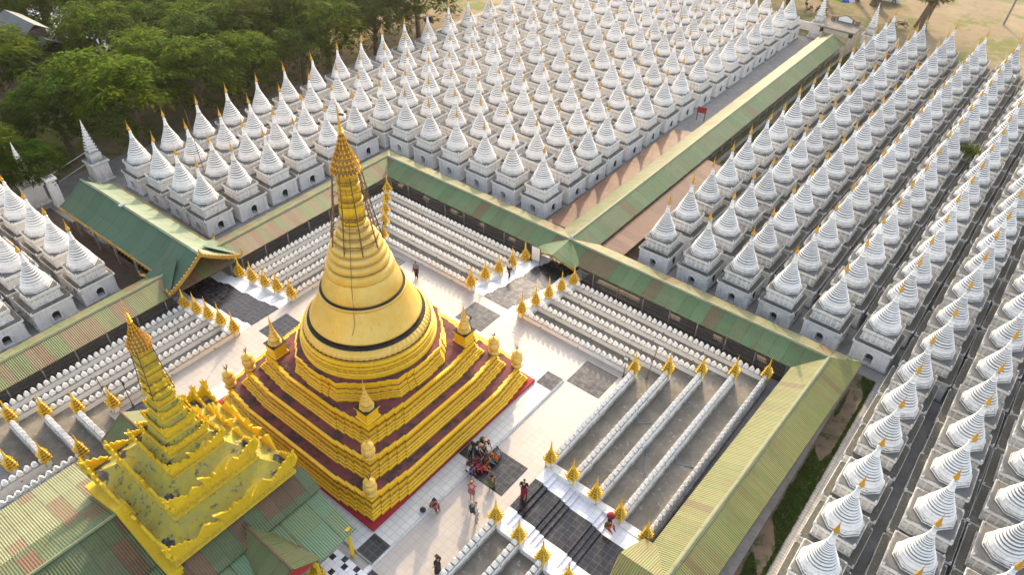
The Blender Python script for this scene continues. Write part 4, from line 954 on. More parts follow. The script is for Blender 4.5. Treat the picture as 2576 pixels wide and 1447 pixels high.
H('tower_skirt_roof', 'roofH', ((3.45, 3.9, 4.0), (3.45, -3.2, 4.0), (4.75, -3.2, 3.22), (4.75, 3.9, 3.22)), ((-3.45, -3.2, 4.0), (-3.45, 3.4, 4.0), (-4.75, 3.4, 3.22), (-4.75, -3.2, 3.22)), ((-3.45, 2.9, 4.0), (3.45, 2.9, 4.0), (3.45, 4.0, 3.3), (-3.45, 4.0, 3.3)))
H('side_canopy', 'roofPale', ((4.6, 3.75, 3.08), (4.6, .75, 3.08), (7.5, 1.3, 2.42), (7.5, 3.75, 2.42)), ((4.6, -.75, 3.08), (4.6, -3.4, 3.08), (7.5, -3.4, 2.42), (7.5, -1.2, 2.42)), ((-4.6, .75, 3.08), (-4.6, 3.2, 3.08), (-7.3, 3.2, 2.42), (-7.3, 1.2, 2.42)))
for sx in (1, -1):
    g = MB()
    def P(x, y, z): return (sx*x, y, z)
    a = [(P(3.5, 0, 3.72), P(7.5, 0, 3.58), P(7.5, 1.5, 2.55), P(3.9, .75, 3.0)), (P(7.5, 0, 3.58), P(3.5, 0, 3.72), P(3.9, -.75, 3.0), P(7.5, -1.5, 2.55))]
    for q in a: roofquad(g, *q)
    db = g.build('gable_roof', mat_roof('olive_gable_sheets%d' % sx, [(0, (.16, .20, .075)), (.45, (.18, .12, .055)), (.7, (.19, .21, .09))], rustf=.3, sheet=(.7, 1.2)), hl)
    g = MB(); g.poly([P(7.42, -1.4, 2.55), P(7.42, 1.4, 2.55), P(7.42, 0, 3.5)], 0); g.poly([P(7.40, 1.4, 2.55), P(7.40, -1.4, 2.55), P(7.40, 0, 3.5)], 0); g.build('gable_end', 'redpaint', db)
    g = MB(); g.tube([P(3.5, 0, 3.74), P(7.52, 0, 3.6)], .07, 6); g.build('ridge_cap', plain('rust_brown_ridge', (.15, .09, .05)), db)
g = MB()                                              # yellow parapet edge that follows the hall roof
for (xa, za), (xb, zb) in zip([(-3.9, 4.0), (-2.9, 4.05), (-.35, 5.22), (2.4, 4.05), (3.7, 4.0)], [(-2.9, 4.05), (-.35, 5.22), (2.4, 4.05), (3.7, 4.0), (3.75, 4.0)]):
    g.loft([[(xa, yk-.50, za-.45), (xb, yk-.50, zb-.45), (xb, yk+.12, zb-.45), (xa, yk+.12, za-.45)], [(xa, yk-.50, za), (xb, yk-.50, zb), (xb, yk+.12, zb), (xa, yk+.12, za)]], 0)
g.build('parapet_edge', 'tower', hl)
for x, y in ((7.2, 3.4), (7.2, 1.35), (7.2, -1.35), (7.2, -3.2), (-7.0, 3), (-7.0, 1.2), (-7.0, -2.9)): g = MB(); g.lathe([(.10, -.3), (.10, 2.4), (.14, 2.5)], 10, (x, y)); g.build('column', 'tower', hl)
g = MB(); g.tube([(-.35, yk, 4.95), (-.35, -14, 4.95)], .09, 6); g.build('ridge_cap', 'ridge', hl)
g = MB(); g.box(-7.4, 6.9, -9.5, -3.0, -.3, .1, 0); g.build('floor', 'concrete', hl)
# ------------------------------------------------------------------ trees
def crown_mesh(name, seed, rad, hgt, nclump, nleaf, ls, flat=.45, mat='leafA'):
    rr = random.Random(seed); v = []; f = []; sh = []
    for c in range(nclump):
        a = rr.uniform(0, 2*PI); q = rr.random(); rad_ = rad*math.sqrt(rr.uniform(.0, 1.)); hz = math.sqrt(max(0, 1-(rad_/rad)**2))
        z = hgt*(.35+.65*hz*rr.uniform(.55, 1.05)); cr = rr.uniform(.5, 1.2)*rad*.25
        cx, cy = rad_*math.cos(a), rad_*math.sin(a)
        for k in range(nleaf):
            t = rr.uniform(0, 2*PI); u = math.sqrt(rr.random()); zz = rr.gauss(0, .30)
            x, y = cx+cr*u*math.cos(t), cy+cr*u*math.sin(t); z2 = z+cr*flat*(1-u*u)*rr.uniform(.2, 1)+zz*cr*.35-.25*cr*u*u
            dirn = t+rr.uniform(-.6, .6); L = ls*rr.uniform(.6, 1.4); w = L*rr.uniform(.22, .4); tilt = rr.uniform(-.7, .15)
            dx, dy, dz = math.cos(dirn)*L, math.sin(dirn)*L, math.sin(tilt)*L*.8; px, py = -math.sin(dirn)*w, math.cos(dirn)*w; roll = rr.uniform(-.25, .25)*L
            n = len(v); v += [(x-px*.5, y-py*.5, z2-roll*.3), (x+dx*.5+px*.1-px*.6, y+dy*.5-py*.6, z2+dz*.5), (x+dx, y+dy, z2+dz), (x+dx*.5+px*.6, y+dy*.5+py*.6, z2+dz*.5+roll*.4)]
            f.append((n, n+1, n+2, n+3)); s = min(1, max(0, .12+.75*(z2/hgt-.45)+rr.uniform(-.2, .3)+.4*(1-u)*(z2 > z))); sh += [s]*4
    me = bpy.data.meshes.new(name); me.from_pydata(v, [], f); me.materials.append(M[mat])
    a = me.attributes.new('shade', 'FLOAT', 'POINT'); a.data.foreach_set('value', sh); me.update(); return me
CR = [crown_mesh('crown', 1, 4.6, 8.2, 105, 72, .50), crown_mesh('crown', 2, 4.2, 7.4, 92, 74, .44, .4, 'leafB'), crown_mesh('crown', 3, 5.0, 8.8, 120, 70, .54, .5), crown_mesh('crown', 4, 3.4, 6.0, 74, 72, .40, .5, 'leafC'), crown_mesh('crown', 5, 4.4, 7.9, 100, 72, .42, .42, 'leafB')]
def trunk_mesh(h, r, seed, limbs=6, spread=2.2):
    rr = random.Random(seed); g = MB()
    bend = rr.uniform(-.3, .3); g.tube([(0,0,-.2), (bend*.4, .1, h*.3), (bend, .2, h*.6), (bend*1.3, .1, h)], [r*1.25, r, r*.75, r*.35], 8)
    for i in range(limbs):
        a = 2*PI*i/limbs+rr.uniform(-.4, .4); z = h*rr.uniform(.35, .7); g.tube([(bend*.6, .1, z), (bend*.6+math.cos(a)*spread*.5, .1+math.sin(a)*spread*.5, z+h*.16), (bend*.6+math.cos(a)*spread, .1+math.sin(a)*spread, z+h*.34)], [r*.5, r*.32, r*.1], 6)
    return g
TRK = []
for i in range(2):
    o = trunk_mesh(6.2, .26, i+3).build('trunk', 'bark'); TRK.append(o.data); bpy.data.objects.remove(o)
def tree(x, y, s, k, label, group='trees of the dense wood', sz=1., z=GZ):
    t = thing('leafy_tree', label, 'tree', (x, y, z), R.uniform(0, 6.28), group); t.scale = (s, s, s*sz)
    for nm, me in (('trunk', TRK[k % 2]), ('crown', CR[k])): c = bpy.data.objects.new(nm, me); col.objects.link(c); c.parent = t
rows = {}
xs = -45.2; ri = 0
while xs > -112:
    y = -9.+R.uniform(-1, 1); ci = 0
    while y < 128:
        x_ = xs+R.uniform(-1.3, 1.3); y_ = y+R.uniform(-1.4, 1.4); s = R.uniform(.82, 1.12); k = R.choice((0, 0, 1, 2, 2, 4))
        u, vv = proj((x_, y_, GZ+6.5*s)); ub, vb = proj((x_, y_, GZ))
        ok = -90 < u < 2200 and -70 < vv < 1400 and not (vv < -60)
        if u < 200 and 15 < vv < 130: k = 3; s *= .55                    # low bushes round the shed
        if -74 < x_ < -57 and 5.5 < y_ < 15.5: ok = False
        if u < 60 and 150 < vv < 260: ok = False
        if abs(y_-.6) < 3.0 and x_ > -50: ok = False
        if 150 < u < 330 and 10 < vv < 75 and xs < -75: ok = R.random() < .35
        if ok:
            ci += 1; tree(x_, y_, s, k, f'leafy tree in the dense wood, {ORD[min(ri,19)]} rank behind the stupas, {ORD[min(ci-1,19)]} from the pavilion')
        y += 6.4
    xs -= 5.9; ri += 1
for i, (u, v, s, k, lb) in enumerate([(30, 330, .62, 3, 'olive green bushy tree at the left edge, below the bamboo frame'), (70, 395, .66, 4, 'dark bushy tree at the left edge above the nearest stupas'), (18, 255, .5, 3, 'pale bush beside the bamboo frame at the left edge')]):
    # ray to the height of the crown
    d = FWD*CAM['f']+RGT*(u-1288)-UPV*(v-723.5); q = (GZ+4.-CPOS.z)/d.z; p = CPOS+d*q; tree(p.x, p.y, s, k, lb)
for i, (x, y, s, k, lb) in enumerate([(-12, 96, .95, 0, 'first'), (-18, 99, 1.0, 2, 'second'), (-25, 97, .95, 1, 'third'), (-32, 99, 1., 0, 'fourth'), (-39, 95, 1., 2, 'fifth')]):
    tree(x, y, s, k, f'leafy tree behind the last stupa row at the top edge, {lb} from the gate')
ov = crown_mesh('crown', 9, 6.0, 5.0, 95, 80, .5, .5, 'leafC'); hang = crown_mesh('crown', 10, 2.3, 1.4, 22, 60, .42, .5, 'leafC')
for i, (x, y, h, lean, lb) in enumerate([(6.6, 99.0, 9.0, .9, 'big leaning tree trunk on the sand, nearest the right-hand stupas'), (-1.4, 104.5, 9.2, .5, 'thick tree trunk behind the gate beside the white car'), (-4.6, 105., 9.4, .2, 'slim tree trunk behind the gate beside the umbrella'), (-8.6, 102, 9.0, .3, 'tree trunk left of the gate, among parked motorcycles')]):
    t = thing('shade_tree', lb, 'tree', (x, y, GZ), 0, 'shade trees on the sandy ground')
    g = MB(); r = .62 if i < 2 else .42
    g.tube([(-.1,0,-.2), (0,0,1.0), (lean*.4,.2,3), (lean,.5,5.6), (lean*1.5,.6,h)], [r*1.5, r*1.05, r*.9, r*.7, r*.35], 9)
    for a in (0.3, 1.6, 2.9, 4.2, 5.4): g.tube([(lean*.9, .45, 5.), (lean+1.4*math.cos(a), .5+1.4*math.sin(a), 6.6), (lean+3.2*math.cos(a), .5+3.2*math.sin(a), 8.0)], [r*.5, r*.3, r*.1], 6)
    g.build('trunk', 'bark', t)
    c = bpy.data.objects.new('crown', ov); col.objects.link(c); c.parent = t; c.location = (lean, .5, 6.0); c.rotation_euler = (0, 0, i*1.3)
    if i == 0:
        c = bpy.data.objects.new('hanging_bough', hang); col.objects.link(c); c.parent = t; c.location = (.5, -1.2, 3.9)

# ------------------------------------------------------------------ grass
def grass(name, pts_fn, n, h, label, seed):
    rr = random.Random(seed); v = []; f = []
    for _ in range(n):
        p = pts_fn(rr)
        if p is None: continue
        x, y, z = p; a = rr.uniform(0, 6.28); l = h*rr.uniform(.5, 1.5); wd = h*.35; dx, dy = math.cos(a)*wd, math.sin(a)*wd; lx, ly = rr.gauss(0, h*.5), rr.gauss(0, h*.5)
        k = len(v); v += [(x-dx, y-dy, z), (x+dx, y+dy, z), (x+lx, y+ly, z+l)]; f.append((k, k+1, k+2))
    me = bpy.data.meshes.new(name); me.from_pydata(v, [], f); me.materials.append(M['grass']); o = bpy.data.objects.new(name, me); col.objects.link(o)
    tag(o, label, 'grass', None, 'stuff')
g = MB(); g.poly([(23.0, -14, GZ-.02), (24.35, -14, GZ-.02), (24.35, 23.9, GZ-.02), (23.0, 23.9, GZ-.02)], 0); tag(g.build('garden_soil', 'soil'), kind='structure')
g = MB(); g.poly([(24.37, -14, GZ-.01), (25.2, -14, GZ-.01), (25.2, 23.9, GZ-.01), (24.37, 23.9, GZ-.01)], 0); tag(g.build('brick_path', 'brick'), kind='structure')
def gp(rr):
    x = rr.uniform(23.05, 24.36); y = rr.uniform(-6, 23.8); q = math.sin(y*.55+1.2)+math.sin(y*.23+x*1.3)+.7*math.sin(x*3.1+y*.9)
    return (x, y, GZ-.02) if (q > -.2 or x > 24.15) and x > 23.15 else None
grass('grass', gp, 30000, .10, 'dark green grass strip beside the right gallery', 4)
grass('grass', lambda rr: (lambda x, y: (x, y, GZ-.015) if math.sin(y*.4)+math.sin(x*2+y*.13) > -.5 else None)(rr.uniform(2.05, 4.0), rr.uniform(24, 82)), 16000, .12, 'dark grass along the right side of the long corridor', 5)
g = MB(); rr = random.Random(5)
def weeds(lb, pts, n=260, s=.3):
    v = []; f = []; r2 = random.Random(len(lb))
    for x, y, z in pts:
        for _ in range(n):
            a = r2.uniform(0, 6.28); d = r2.gauss(0, s); e = r2.gauss(0, s); hz = abs(r2.gauss(0, s*.7)); l = .13; k = len(v)
            v += [(x+d, y+e, z+hz), (x+d+l*math.cos(a), y+e+l*math.sin(a), z+hz+.04), (x+d+l*1.6*math.cos(a+.4), y+e+l*1.6*math.sin(a+.4), z+hz-.03), (x+d+l*math.cos(a+.9), y+e+l*math.sin(a+.9), z+hz)]; f.append((k, k+1, k+2, k+3))
    me = bpy.data.meshes.new('weeds'); me.from_pydata(v, [], f); me.materials.append(M['leafB']); a = me.attributes.new('shade', 'FLOAT', 'POINT'); a.data.foreach_set('value', [.6]*len(v)); o = bpy.data.objects.new('shrub', me); col.objects.link(o); tag(o, lb, 'shrub')
weeds('green weed shrub growing between stupas at the upper right', [(21.5, 58.3, .4), (21.2, 57.8, .5)], 500, .55)
weeds('straggling green weeds in the gap between stupas at the right edge', [(35.4, 14.2, .2), (35.4, 13.2, .2), (35.4, 12.3, .3), (35.3, 15.6, 0)], 260, .3)
weeds('small green weeds on a stupa roof ledge at the right', [(35.35, 22.8, .2), (35.3, 23.5, .2)], 120, .22)

# ------------------------------------------------------------------ shed, pond, bamboo frame, gate posts on the left
hs = thing('grey_shed', 'large grey sheet-roofed shed among the trees, at the top left', 'shed', (-66.5, 10.2, 0))
g = MB(); roofquad(g, (-4.6, .1, 5.9), (2.6, .1, 5.9), (2.9, -1.5, 5.0), (-4.9, -1.5, 5.0)); roofquad(g, (2.6, .1, 5.9), (-4.6, .1, 5.9), (-4.9, 1.6, 5.0), (2.9, 1.6, 5.0)); g.build('upper_roof', 'greyroof', hs)
g = MB(); roofquad(g, (-7, .1, 4.7), (4.6, .1, 4.7), (5.2, -3.6, 2.6), (-7.5, -3.6, 2.6)); roofquad(g, (4.6, .1, 4.7), (-7, .1, 4.7), (-7.5, 3.6, 2.9), (5.2, 3.6, 2.9)); g.build('lower_roof', 'greyroof', hs)
g = MB(); roofquad(g, (-7.5, -3.4, 2.3), (2.2, -3.4, 2.3), (2.6, -4.6, 1.8), (-8, -4.6, 1.8)); g.build('lean_to_roof', 'roofPale', hs)
g = MB(); g.box(-6.8, 4.4, -3.2, 3.2, GZ, 2.7, 0); g.box(-4.4, 2.4, -1.1, 1.1, 3.9, 5.3, 0); g.build('wall', 'bark', hs)
g = MB(); g.poly([(-92, 16, GZ-.05), (-70, 18.5, GZ-.05), (-72, 25, GZ-.05), (-96, 24, GZ-.05)], 0); tag(g.build('pond_water', 'water'), kind='structure')
bf = thing('bamboo_frame', 'tall frame of thin bamboo poles standing at the left edge', 'scaffold', (-60.5, 3.2, GZ))
for i in range(5):
    g = MB(); x = -1.5+i*1.1; g.tube([(x, (i % 2)*1.6, 0), (x+.2, (i % 2)*1.5, 9.0-i*.6)], .07, 5); g.build('pole', 'bamboo', bf)
for i in range(7): g = MB(); z = 1.2+i*1.1; g.tube([(-2, R.uniform(-.1,.2), z), (3.4, .1+R.uniform(-.2,.3), z+R.uniform(-.3, .5))], .045, 4); g.build('rail', 'bamboo', bf)
def flame_pillar(x, y, label, h=6.0, s=1.):
    t = thing('flame_pillar', label, 'pillar', (x, y, GZ), 0, 'white carved pillars at the gates'); t.scale = (s,)*3
    g = MB(); g.sq([(.95,0),(.95,.25),(.80,.3),(.78,1.9),(.9,1.95),(.95,2.15),(.7,2.3),(.55,2.35),(.52,2.9),(.62,2.95),(.42,3.2)], ds=[.5,.3,.4,0,.3,.1,.7,.5,.1,.3,.6]); g.build('pillar_base', 'white', t)
    g = MB(); z = 3.15
    for i in range(9):
        hh = .40-.038*i; g.sq([(hh*.8, z), (hh*.75, z+.18), (hh, z+.22), (hh*.7, z+.32)], ds=[.5,.1,0,.5])
        for a in range(4): c, q = (1,-1,-1,1)[a], (1,1,-1,-1)[a]; horn(g, c*hh*.8, q*hh*.8, z+.1, c*.7, q*.7, hh*.7)
        z += .32
    g.lathe([(.07, z), (.02, h+.5)], 6); g.build('carved_spire', 'white', t)
flame_pillar(-42.2, 3.6, 'white carved spire pillar at the far left gate, right of its rods', 6, .95)
flame_pillar(-42.6, -2.3, 'white carved spire pillar at the far left gate, behind the nearest stupas', 6, .95)
gw = thing('gate_pier', 'white square gate pier beside the far end of the pavilion roof', 'gate pier', (-40.6, -1.2, GZ)); g = MB(); g.sq([(.42,0),(.42,.3),(.36,.32),(.36,2.7),(.46,2.75),(.46,2.95),(.3,3.05)], ds=[.6,.3,.2,0,.2,.1,.6]); g.build('pier', 'white', gw)
g = MB()
for z in (1.9, 2.9): g.tube([(-40.8, -1.3, GZ+z), (-42.2, 3.4, GZ+z+.3)], .03, 5)
tag(g.build('gate_rods', 'metal'), 'thin metal rods spanning between the far left gate pier and pillar', 'rail')
# ------------------------------------------------------------------ far gate
ga = thing('gatehouse', 'cream gatehouse with flat grey roof and round-topped sign panel at corridor end', 'gatehouse', (-.1, 83.2, GZ))
g = MB()
for x in (-1.9, 1.9): g.box(x-.22, x+.22, -1.5, 1.6, 0, 2.75, 0)
g.box(-2.12, 2.12, -1.5, -1.2, 2.15, 2.75, 0, skip=''); g.box(-1.67, 1.67, -1.19, 1.6, 2.45, 2.75, 0)
g.build('gate_wall', plain('cream_plaster', (.56, .50, .38)), ga)
g = MB(); g.box(-2.4, 2.4, -1.75, 1.85, 2.76, 2.96, 0); g.build('flat_roof', 'concrete', ga)
g = MB(); n = 9; g.plate([(-1.15,0),(-1.15,.55),(-1.0,.62)]+[(-.85+1.7*i/n, .62+.35*math.sin(PI*i/n)) for i in range(n+1)]+[(1.0,.62),(1.15,.55),(1.15,0)], .22, Matrix.Translation((0, 1.55, 2.97))); g.build('sign_frame', plain('brown_plaster', (.20, .13, .09)), ga)
g = MB(); g.plate([(-.9,0),(-.9,.42)]+[(-.75+1.5*i/n, .46+.26*math.sin(PI*i/n)) for i in range(n+1)]+[(.9,.42),(.9,0)], .05, Matrix.Translation((0, 1.42, 3.07))); g.build('sign_panel', 'white', ga)
for s in (-1, 1):
    g = MB(); g.box(s*1.6-.25, s*1.6+.25, 1.3, 1.7, 2.97, 3.5, 0); g.build('parapet_post', plain('brown_plaster', (.2, .13, .09)), ga)
flame_pillar(-3.6, 85.2, 'white carved spire pillar on the left of the far gatehouse', 6, .95)
flame_pillar(3.3, 85.2, 'white carved spire pillar on the right of the far gatehouse', 6, .95)
g = MB(); g.box(-8.5, -4.5, 87.0, 87.35, GZ, GZ+1.1, 0, .3, .3); tag(g.build('boundary_wall', 'white'), 'low stained white wall between the stupas and the far gate', 'wall')
um = thing('parasol', 'blue, white and green market umbrella behind the far gate', 'umbrella', (-4.2, 97.0, GZ))
g = MB(); g.tube([(0,0,0),(0,0,2.5)], .03, 6); g.build('pole', 'metal', um)
g = MB(); N = 8
for k in range(N):
    a, b = 2*PI*k/N, 2*PI*(k+1)/N; g.poly([(0,0,2.75), (1.5*math.cos(a), 1.5*math.sin(a), 2.2), (1.5*math.cos(b), 1.5*math.sin(b), 2.2)], k % 3)
    g.poly([(1.5*math.cos(a), 1.5*math.sin(a), 2.2), (1.5*math.cos(b), 1.5*math.sin(b), 2.2), (1.5*math.cos(b), 1.5*math.sin(b), 2.02), (1.5*math.cos(a), 1.5*math.sin(a), 2.02)], k % 3)
g.build('canopy', [plain('umbrella_blue', (.04, .07, .40)), plain('umbrella_white', (.65, .66, .70)), plain('umbrella_green', (.25, .40, .03))], um)
ca = thing('parked_car', 'white parked car partly cut off by the top edge', 'car', (-1.0, 107.3, GZ), .25)
g = MB()
def sec(x, w_, z0, z1): return [(x, -w_, z0), (x, w_, z0), (x, w_*1.0, (z0+z1)/2), (x, w_*.86, z1), (x, -w_*.86, z1), (x, -w_, (z0+z1)/2)]
g.loft([sec(-2.1, .70, .35, .75), sec(-1.9, .82, .28, .92), (sec(-1.0, .85, .25, 1.0)), sec(1.0, .85, .25, .95), sec(1.8, .82, .28, .82), sec(2.1, .68, .35, .65)], 0, True, True); g.build('body', 'carwhite', ca)
g = MB(); g.loft([[(-1.75,-.72,.93),(1.0,-.74,.90),(1.0,.74,.90),(-1.75,.72,.93)], [(-1.35,-.60,1.38),(.35,-.62,1.40),(.35,.62,1.40),(-1.35,.60,1.38)]], 0); g.build('windows', 'carglass', ca)
g = MB(); g.box(-1.34, .34, -.60, .60, 1.395, 1.45, 0); g.build('roof', 'carwhite', ca)
for x in (-1.3, 1.3):
    for s in (-1, 1):
        g = MB(); g.tube([(x, s*.72, .32), (x, s*.9, .32)], .32, 14); wv = g.build('wheel', 'black', ca); g = MB(); g.tube([(x, s*.9, .32), (x, s*.915, .32)], .19, 12); g.build('rim', 'metal', wv)
def moto(x, y, rz, lb):
    t = thing('motorcycle', lb, 'motorcycle', (x, y, GZ), rz, 'motorcycles parked beyond the gate')
    for d in (-.6, .6):
        g = MB(); rg = [[((.28+.05*math.cos(q))*math.cos(a)+d, .05*math.sin(q), .30+(.28+.05*math.cos(q))*math.sin(a)) for q in (0, 1.57, 3.14, 4.71)] for a in [2*PI*i/14 for i in range(15)]]; g.loft(rg, 0, False, False); g.build('wheel', 'black', t)
    g = MB(); g.tube([(-.6,0,.3),(-.2,0,.55),(.3,0,.55),(.55,0,.85),(.6,0,.3)], .05, 6); g.box(-.2, .25, -.12, .12, .28, .55, 0); g.build('frame', 'black', t)
    g = MB(); g.loft([[(-.75,-.11,.72),(.05,-.13,.70),(.05,.13,.70),(-.75,.11,.72)],[(-.72,-.09,.80),(.02,-.11,.78),(.02,.11,.78),(-.72,.09,.80)]]); g.build('seat', 'black', t)
    g = MB(); g.lathe([(.05,.62),(.14,.70),(.15,.80),(.05,.88)], 10, (.22, 0)); g.build('tank', 'redpaint', t)
    g = MB(); g.tube([(.5,-.32,1.0),(.56,0,.95),(.5,.32,1.0)], .02, 5); g.build('handlebar', 'metal', t)
moto(4.4, 97.2, .3, 'dark motorcycle alone on the sand right of the far gate')
for i, (x, y) in enumerate([(-8.2, 94.6), (-7.2, 95.6), (-6.2, 96.4), (-9.4, 96.8)]): moto(x, y, 1.2+.3*i, f'motorcycle in the cluttered row left of the umbrella, {ORD[i]} from the left')
# utility pole and floodlight rods
up_ = thing('utility_pole', 'grey leaning utility pole on the sand at the top right', 'pole', (15.6, 108.2, GZ)); g = MB(); g.tube([(0,0,0),(.5,.6,8.5)], [.16, .11], 8); g.build('shaft', 'post', up_)
def rod_lamp(x, y, z, h, label, dx=.0, dy=.0, head=True, arm=.0):
    t = thing('lamp_post', label, 'lamp post', (x, y, z)); g = MB(); g.tube([(0,0,0),(dx,dy,h)], .028, 6); g.lathe([(.09,0),(.05,.12)], 8); g.build('pole', 'iron', t)
    if head:
        g = MB(); g.box(dx-.17, dx+.17, dy-.06, dy+.06, h-.05, h+.22, 0); hd = g.build('lamp_head', 'black', t); g = MB(); g.box(dx-.14, dx+.14, dy-.075, dy-.062, h-.02, h+.19, 0); g.build('lens', 'lampglass', hd)
    if arm:
        g = MB(); g.tube([(dx,dy,h),(dx+arm,dy-.02,h-.02)], .02, 5); g.lathe([(.13,h-.12),(.10,h-.02),(.03,h+.02)], 12, (dx+arm, dy)); g.build('lamp_head', 'lampglass', t)
rod_lamp(12.45, 12.4, -.3, 3.1, 'thin lamp post with round white lamp inside the right corner terrace', .35, .1, False, .25)
rod_lamp(11.3, 11.25, 0, 1.7, 'floodlight on a short post at the innermost right corner spire', .05, 0)
rod_lamp(4.45, 4.35, 4.23, 1.5, 'floodlight on a short post beside the right small stupa', -.55, .1)
rod_lamp(-11.2, -10.4, 0, 1.9, 'floodlight on a short post near the left corner spire', -.1, 0)
rod_lamp(-12.1, -11.3, -.3, 2.9, 'bare rusty rod among the left corner terraces', -.25, 0, False)
rod_lamp(-11.3, 11.2, 0, 2.4, 'floodlight pole among golden spires at the back corner', .1, .1)
for x, y, z, h, dx, lb in ((22.5, 57.6, .3, 8.4, -.3, 'tall thin rod lamp among the stupas at the upper right'), (-31.2, 8.2, .4, 6.2, -.7, 'tall thin rod leaning among the stupas behind the left pavilion'), (-15, 66, .3, 6.5, 0, 'tall thin dark rod among the far stupas')): rod_lamp(x, y, z, h, lb, dx, .2, False, .16 if x > 20 else 0)
rs = thing('notice_board', 'small red notice board on two legs left of the corridor', 'sign', (-3.9, 52.0, GZ), .2)
for s in (-.42, .42): g = MB(); g.box(s-.04, s+.04, -.04, .04, 0, .9, 0); g.build('leg', 'iron', rs)
g = MB(); g.box(-.5, .5, -.03, .03, .9, 1.6, 0); g.build('panel', 'redpaint', rs)
nb = thing('notice_board', 'white framed notice panel behind a golden spire at the back stairs', 'sign', (-1.6, 18.75, -1.5), .1)
g = MB(); g.box(-.42, .42, -.03, .03, .5, 1.9, 0); g.build('frame', 'bark', nb); g = MB(); g.box(-.37, .37, -.042, -.032, .55, 1.85, 0); g.build('panel', 'whiteclean', nb)
for s in (-.38, .38): g = MB(); g.box(s-.03, s+.03, -.02, .02, -.2, .5, 0); g.build('leg', 'bark', nb)
g = MB(); g.lathe([(.05,0),(.30,.05),(.36,.22),(.28,.42),(.12,.5),(.06,.6)], 12, mod=lambda i, k: 1+.12*math.sin(k*2.3+i)); tag(g.build('plastic_bag', 'bluebag', loc=(-18.6, -3.3, -1.95)), 'blue plastic bag by the railing at the left stairs', 'bag')
for i, (pts, lb) in enumerate([([(13.55, 9.4, -.2), (13.9, 9.0, -.62), (14.9, 9.9, -.64)], 'thin blue-grey hose between second and third walls at the right'), ([(15.25, 7.8, -.62), (15.4, 7.6, -1.02), (15.9, 6.5, -1.03), (16.5, 5.9, -1.03)], 'thin blue-grey hose between third and fourth walls at the right'), ([(16.95, 8.6, -1.0), (17.1, 8.4, -1.46), (18.2, 8.9, -1.46)], 'thin blue-grey hose between fourth and fifth walls at the right')]):
    g = MB(); g.tube(pts, .028, 5); tag(g.build('hose', 'hose'), lb, 'hose')
for i, (a, b, lb) in enumerate([((31.8, 3.5, 3.6), (36.5, 14.2, 2.2), 'thin overhead cable above the stupas at the bottom right')]):
    g = MB(); mid = [tuple(a[j]+(b[j]-a[j])*f-(.5*math.sin(PI*f) if j == 2 else 0) for j in range(3)) for f in [k/10 for k in range(11)]]; g.tube(mid, .015, 4); tag(g.build('cable', 'metal'), lb, 'cable')

# ------------------------------------------------------------------ people
def skin_mesh(name, verts, edges, mat, root=0, sub=1):
    """verts: [(x,y,z,r)]"""
    me = bpy.data.meshes.new('tmp'); me.from_pydata([v[:3] for v in verts], edges, []); o = bpy.data.objects.new('tmp', me); col.objects.link(o)
    o.modifiers.new('skin', 'SKIN'); sv = me.skin_vertices[0].data
    for i, v in enumerate(verts): sv[i].radius = (v[3], v[3]*(v[4] if len(v) > 4 else 1)); sv[i].use_root = (i == root)
    ss = o.modifiers.new('sub', 'SUBSURF'); ss.levels = sub; ss.render_levels = sub
    dg = bpy.context.evaluated_depsgraph_get(); m2 = bpy.data.meshes.new_from_object(o.evaluated_get(dg)); bpy.data.objects.remove(o); bpy.data.meshes.remove(me)
    m2.name = name; m2.materials.clear(); m2.materials.append(mat); m2.polygons.foreach_set('use_smooth', [True]*len(m2.polygons)); return m2
SKIN = plain('brown_skin', (.30, .165, .10), .6); SKINL = plain('light_skin', (.52, .32, .23), .6); HAIR = plain('black_hair', (.015, .012, .01), .5); HAIRB = plain('brown_hair', (.12, .07, .035), .5)
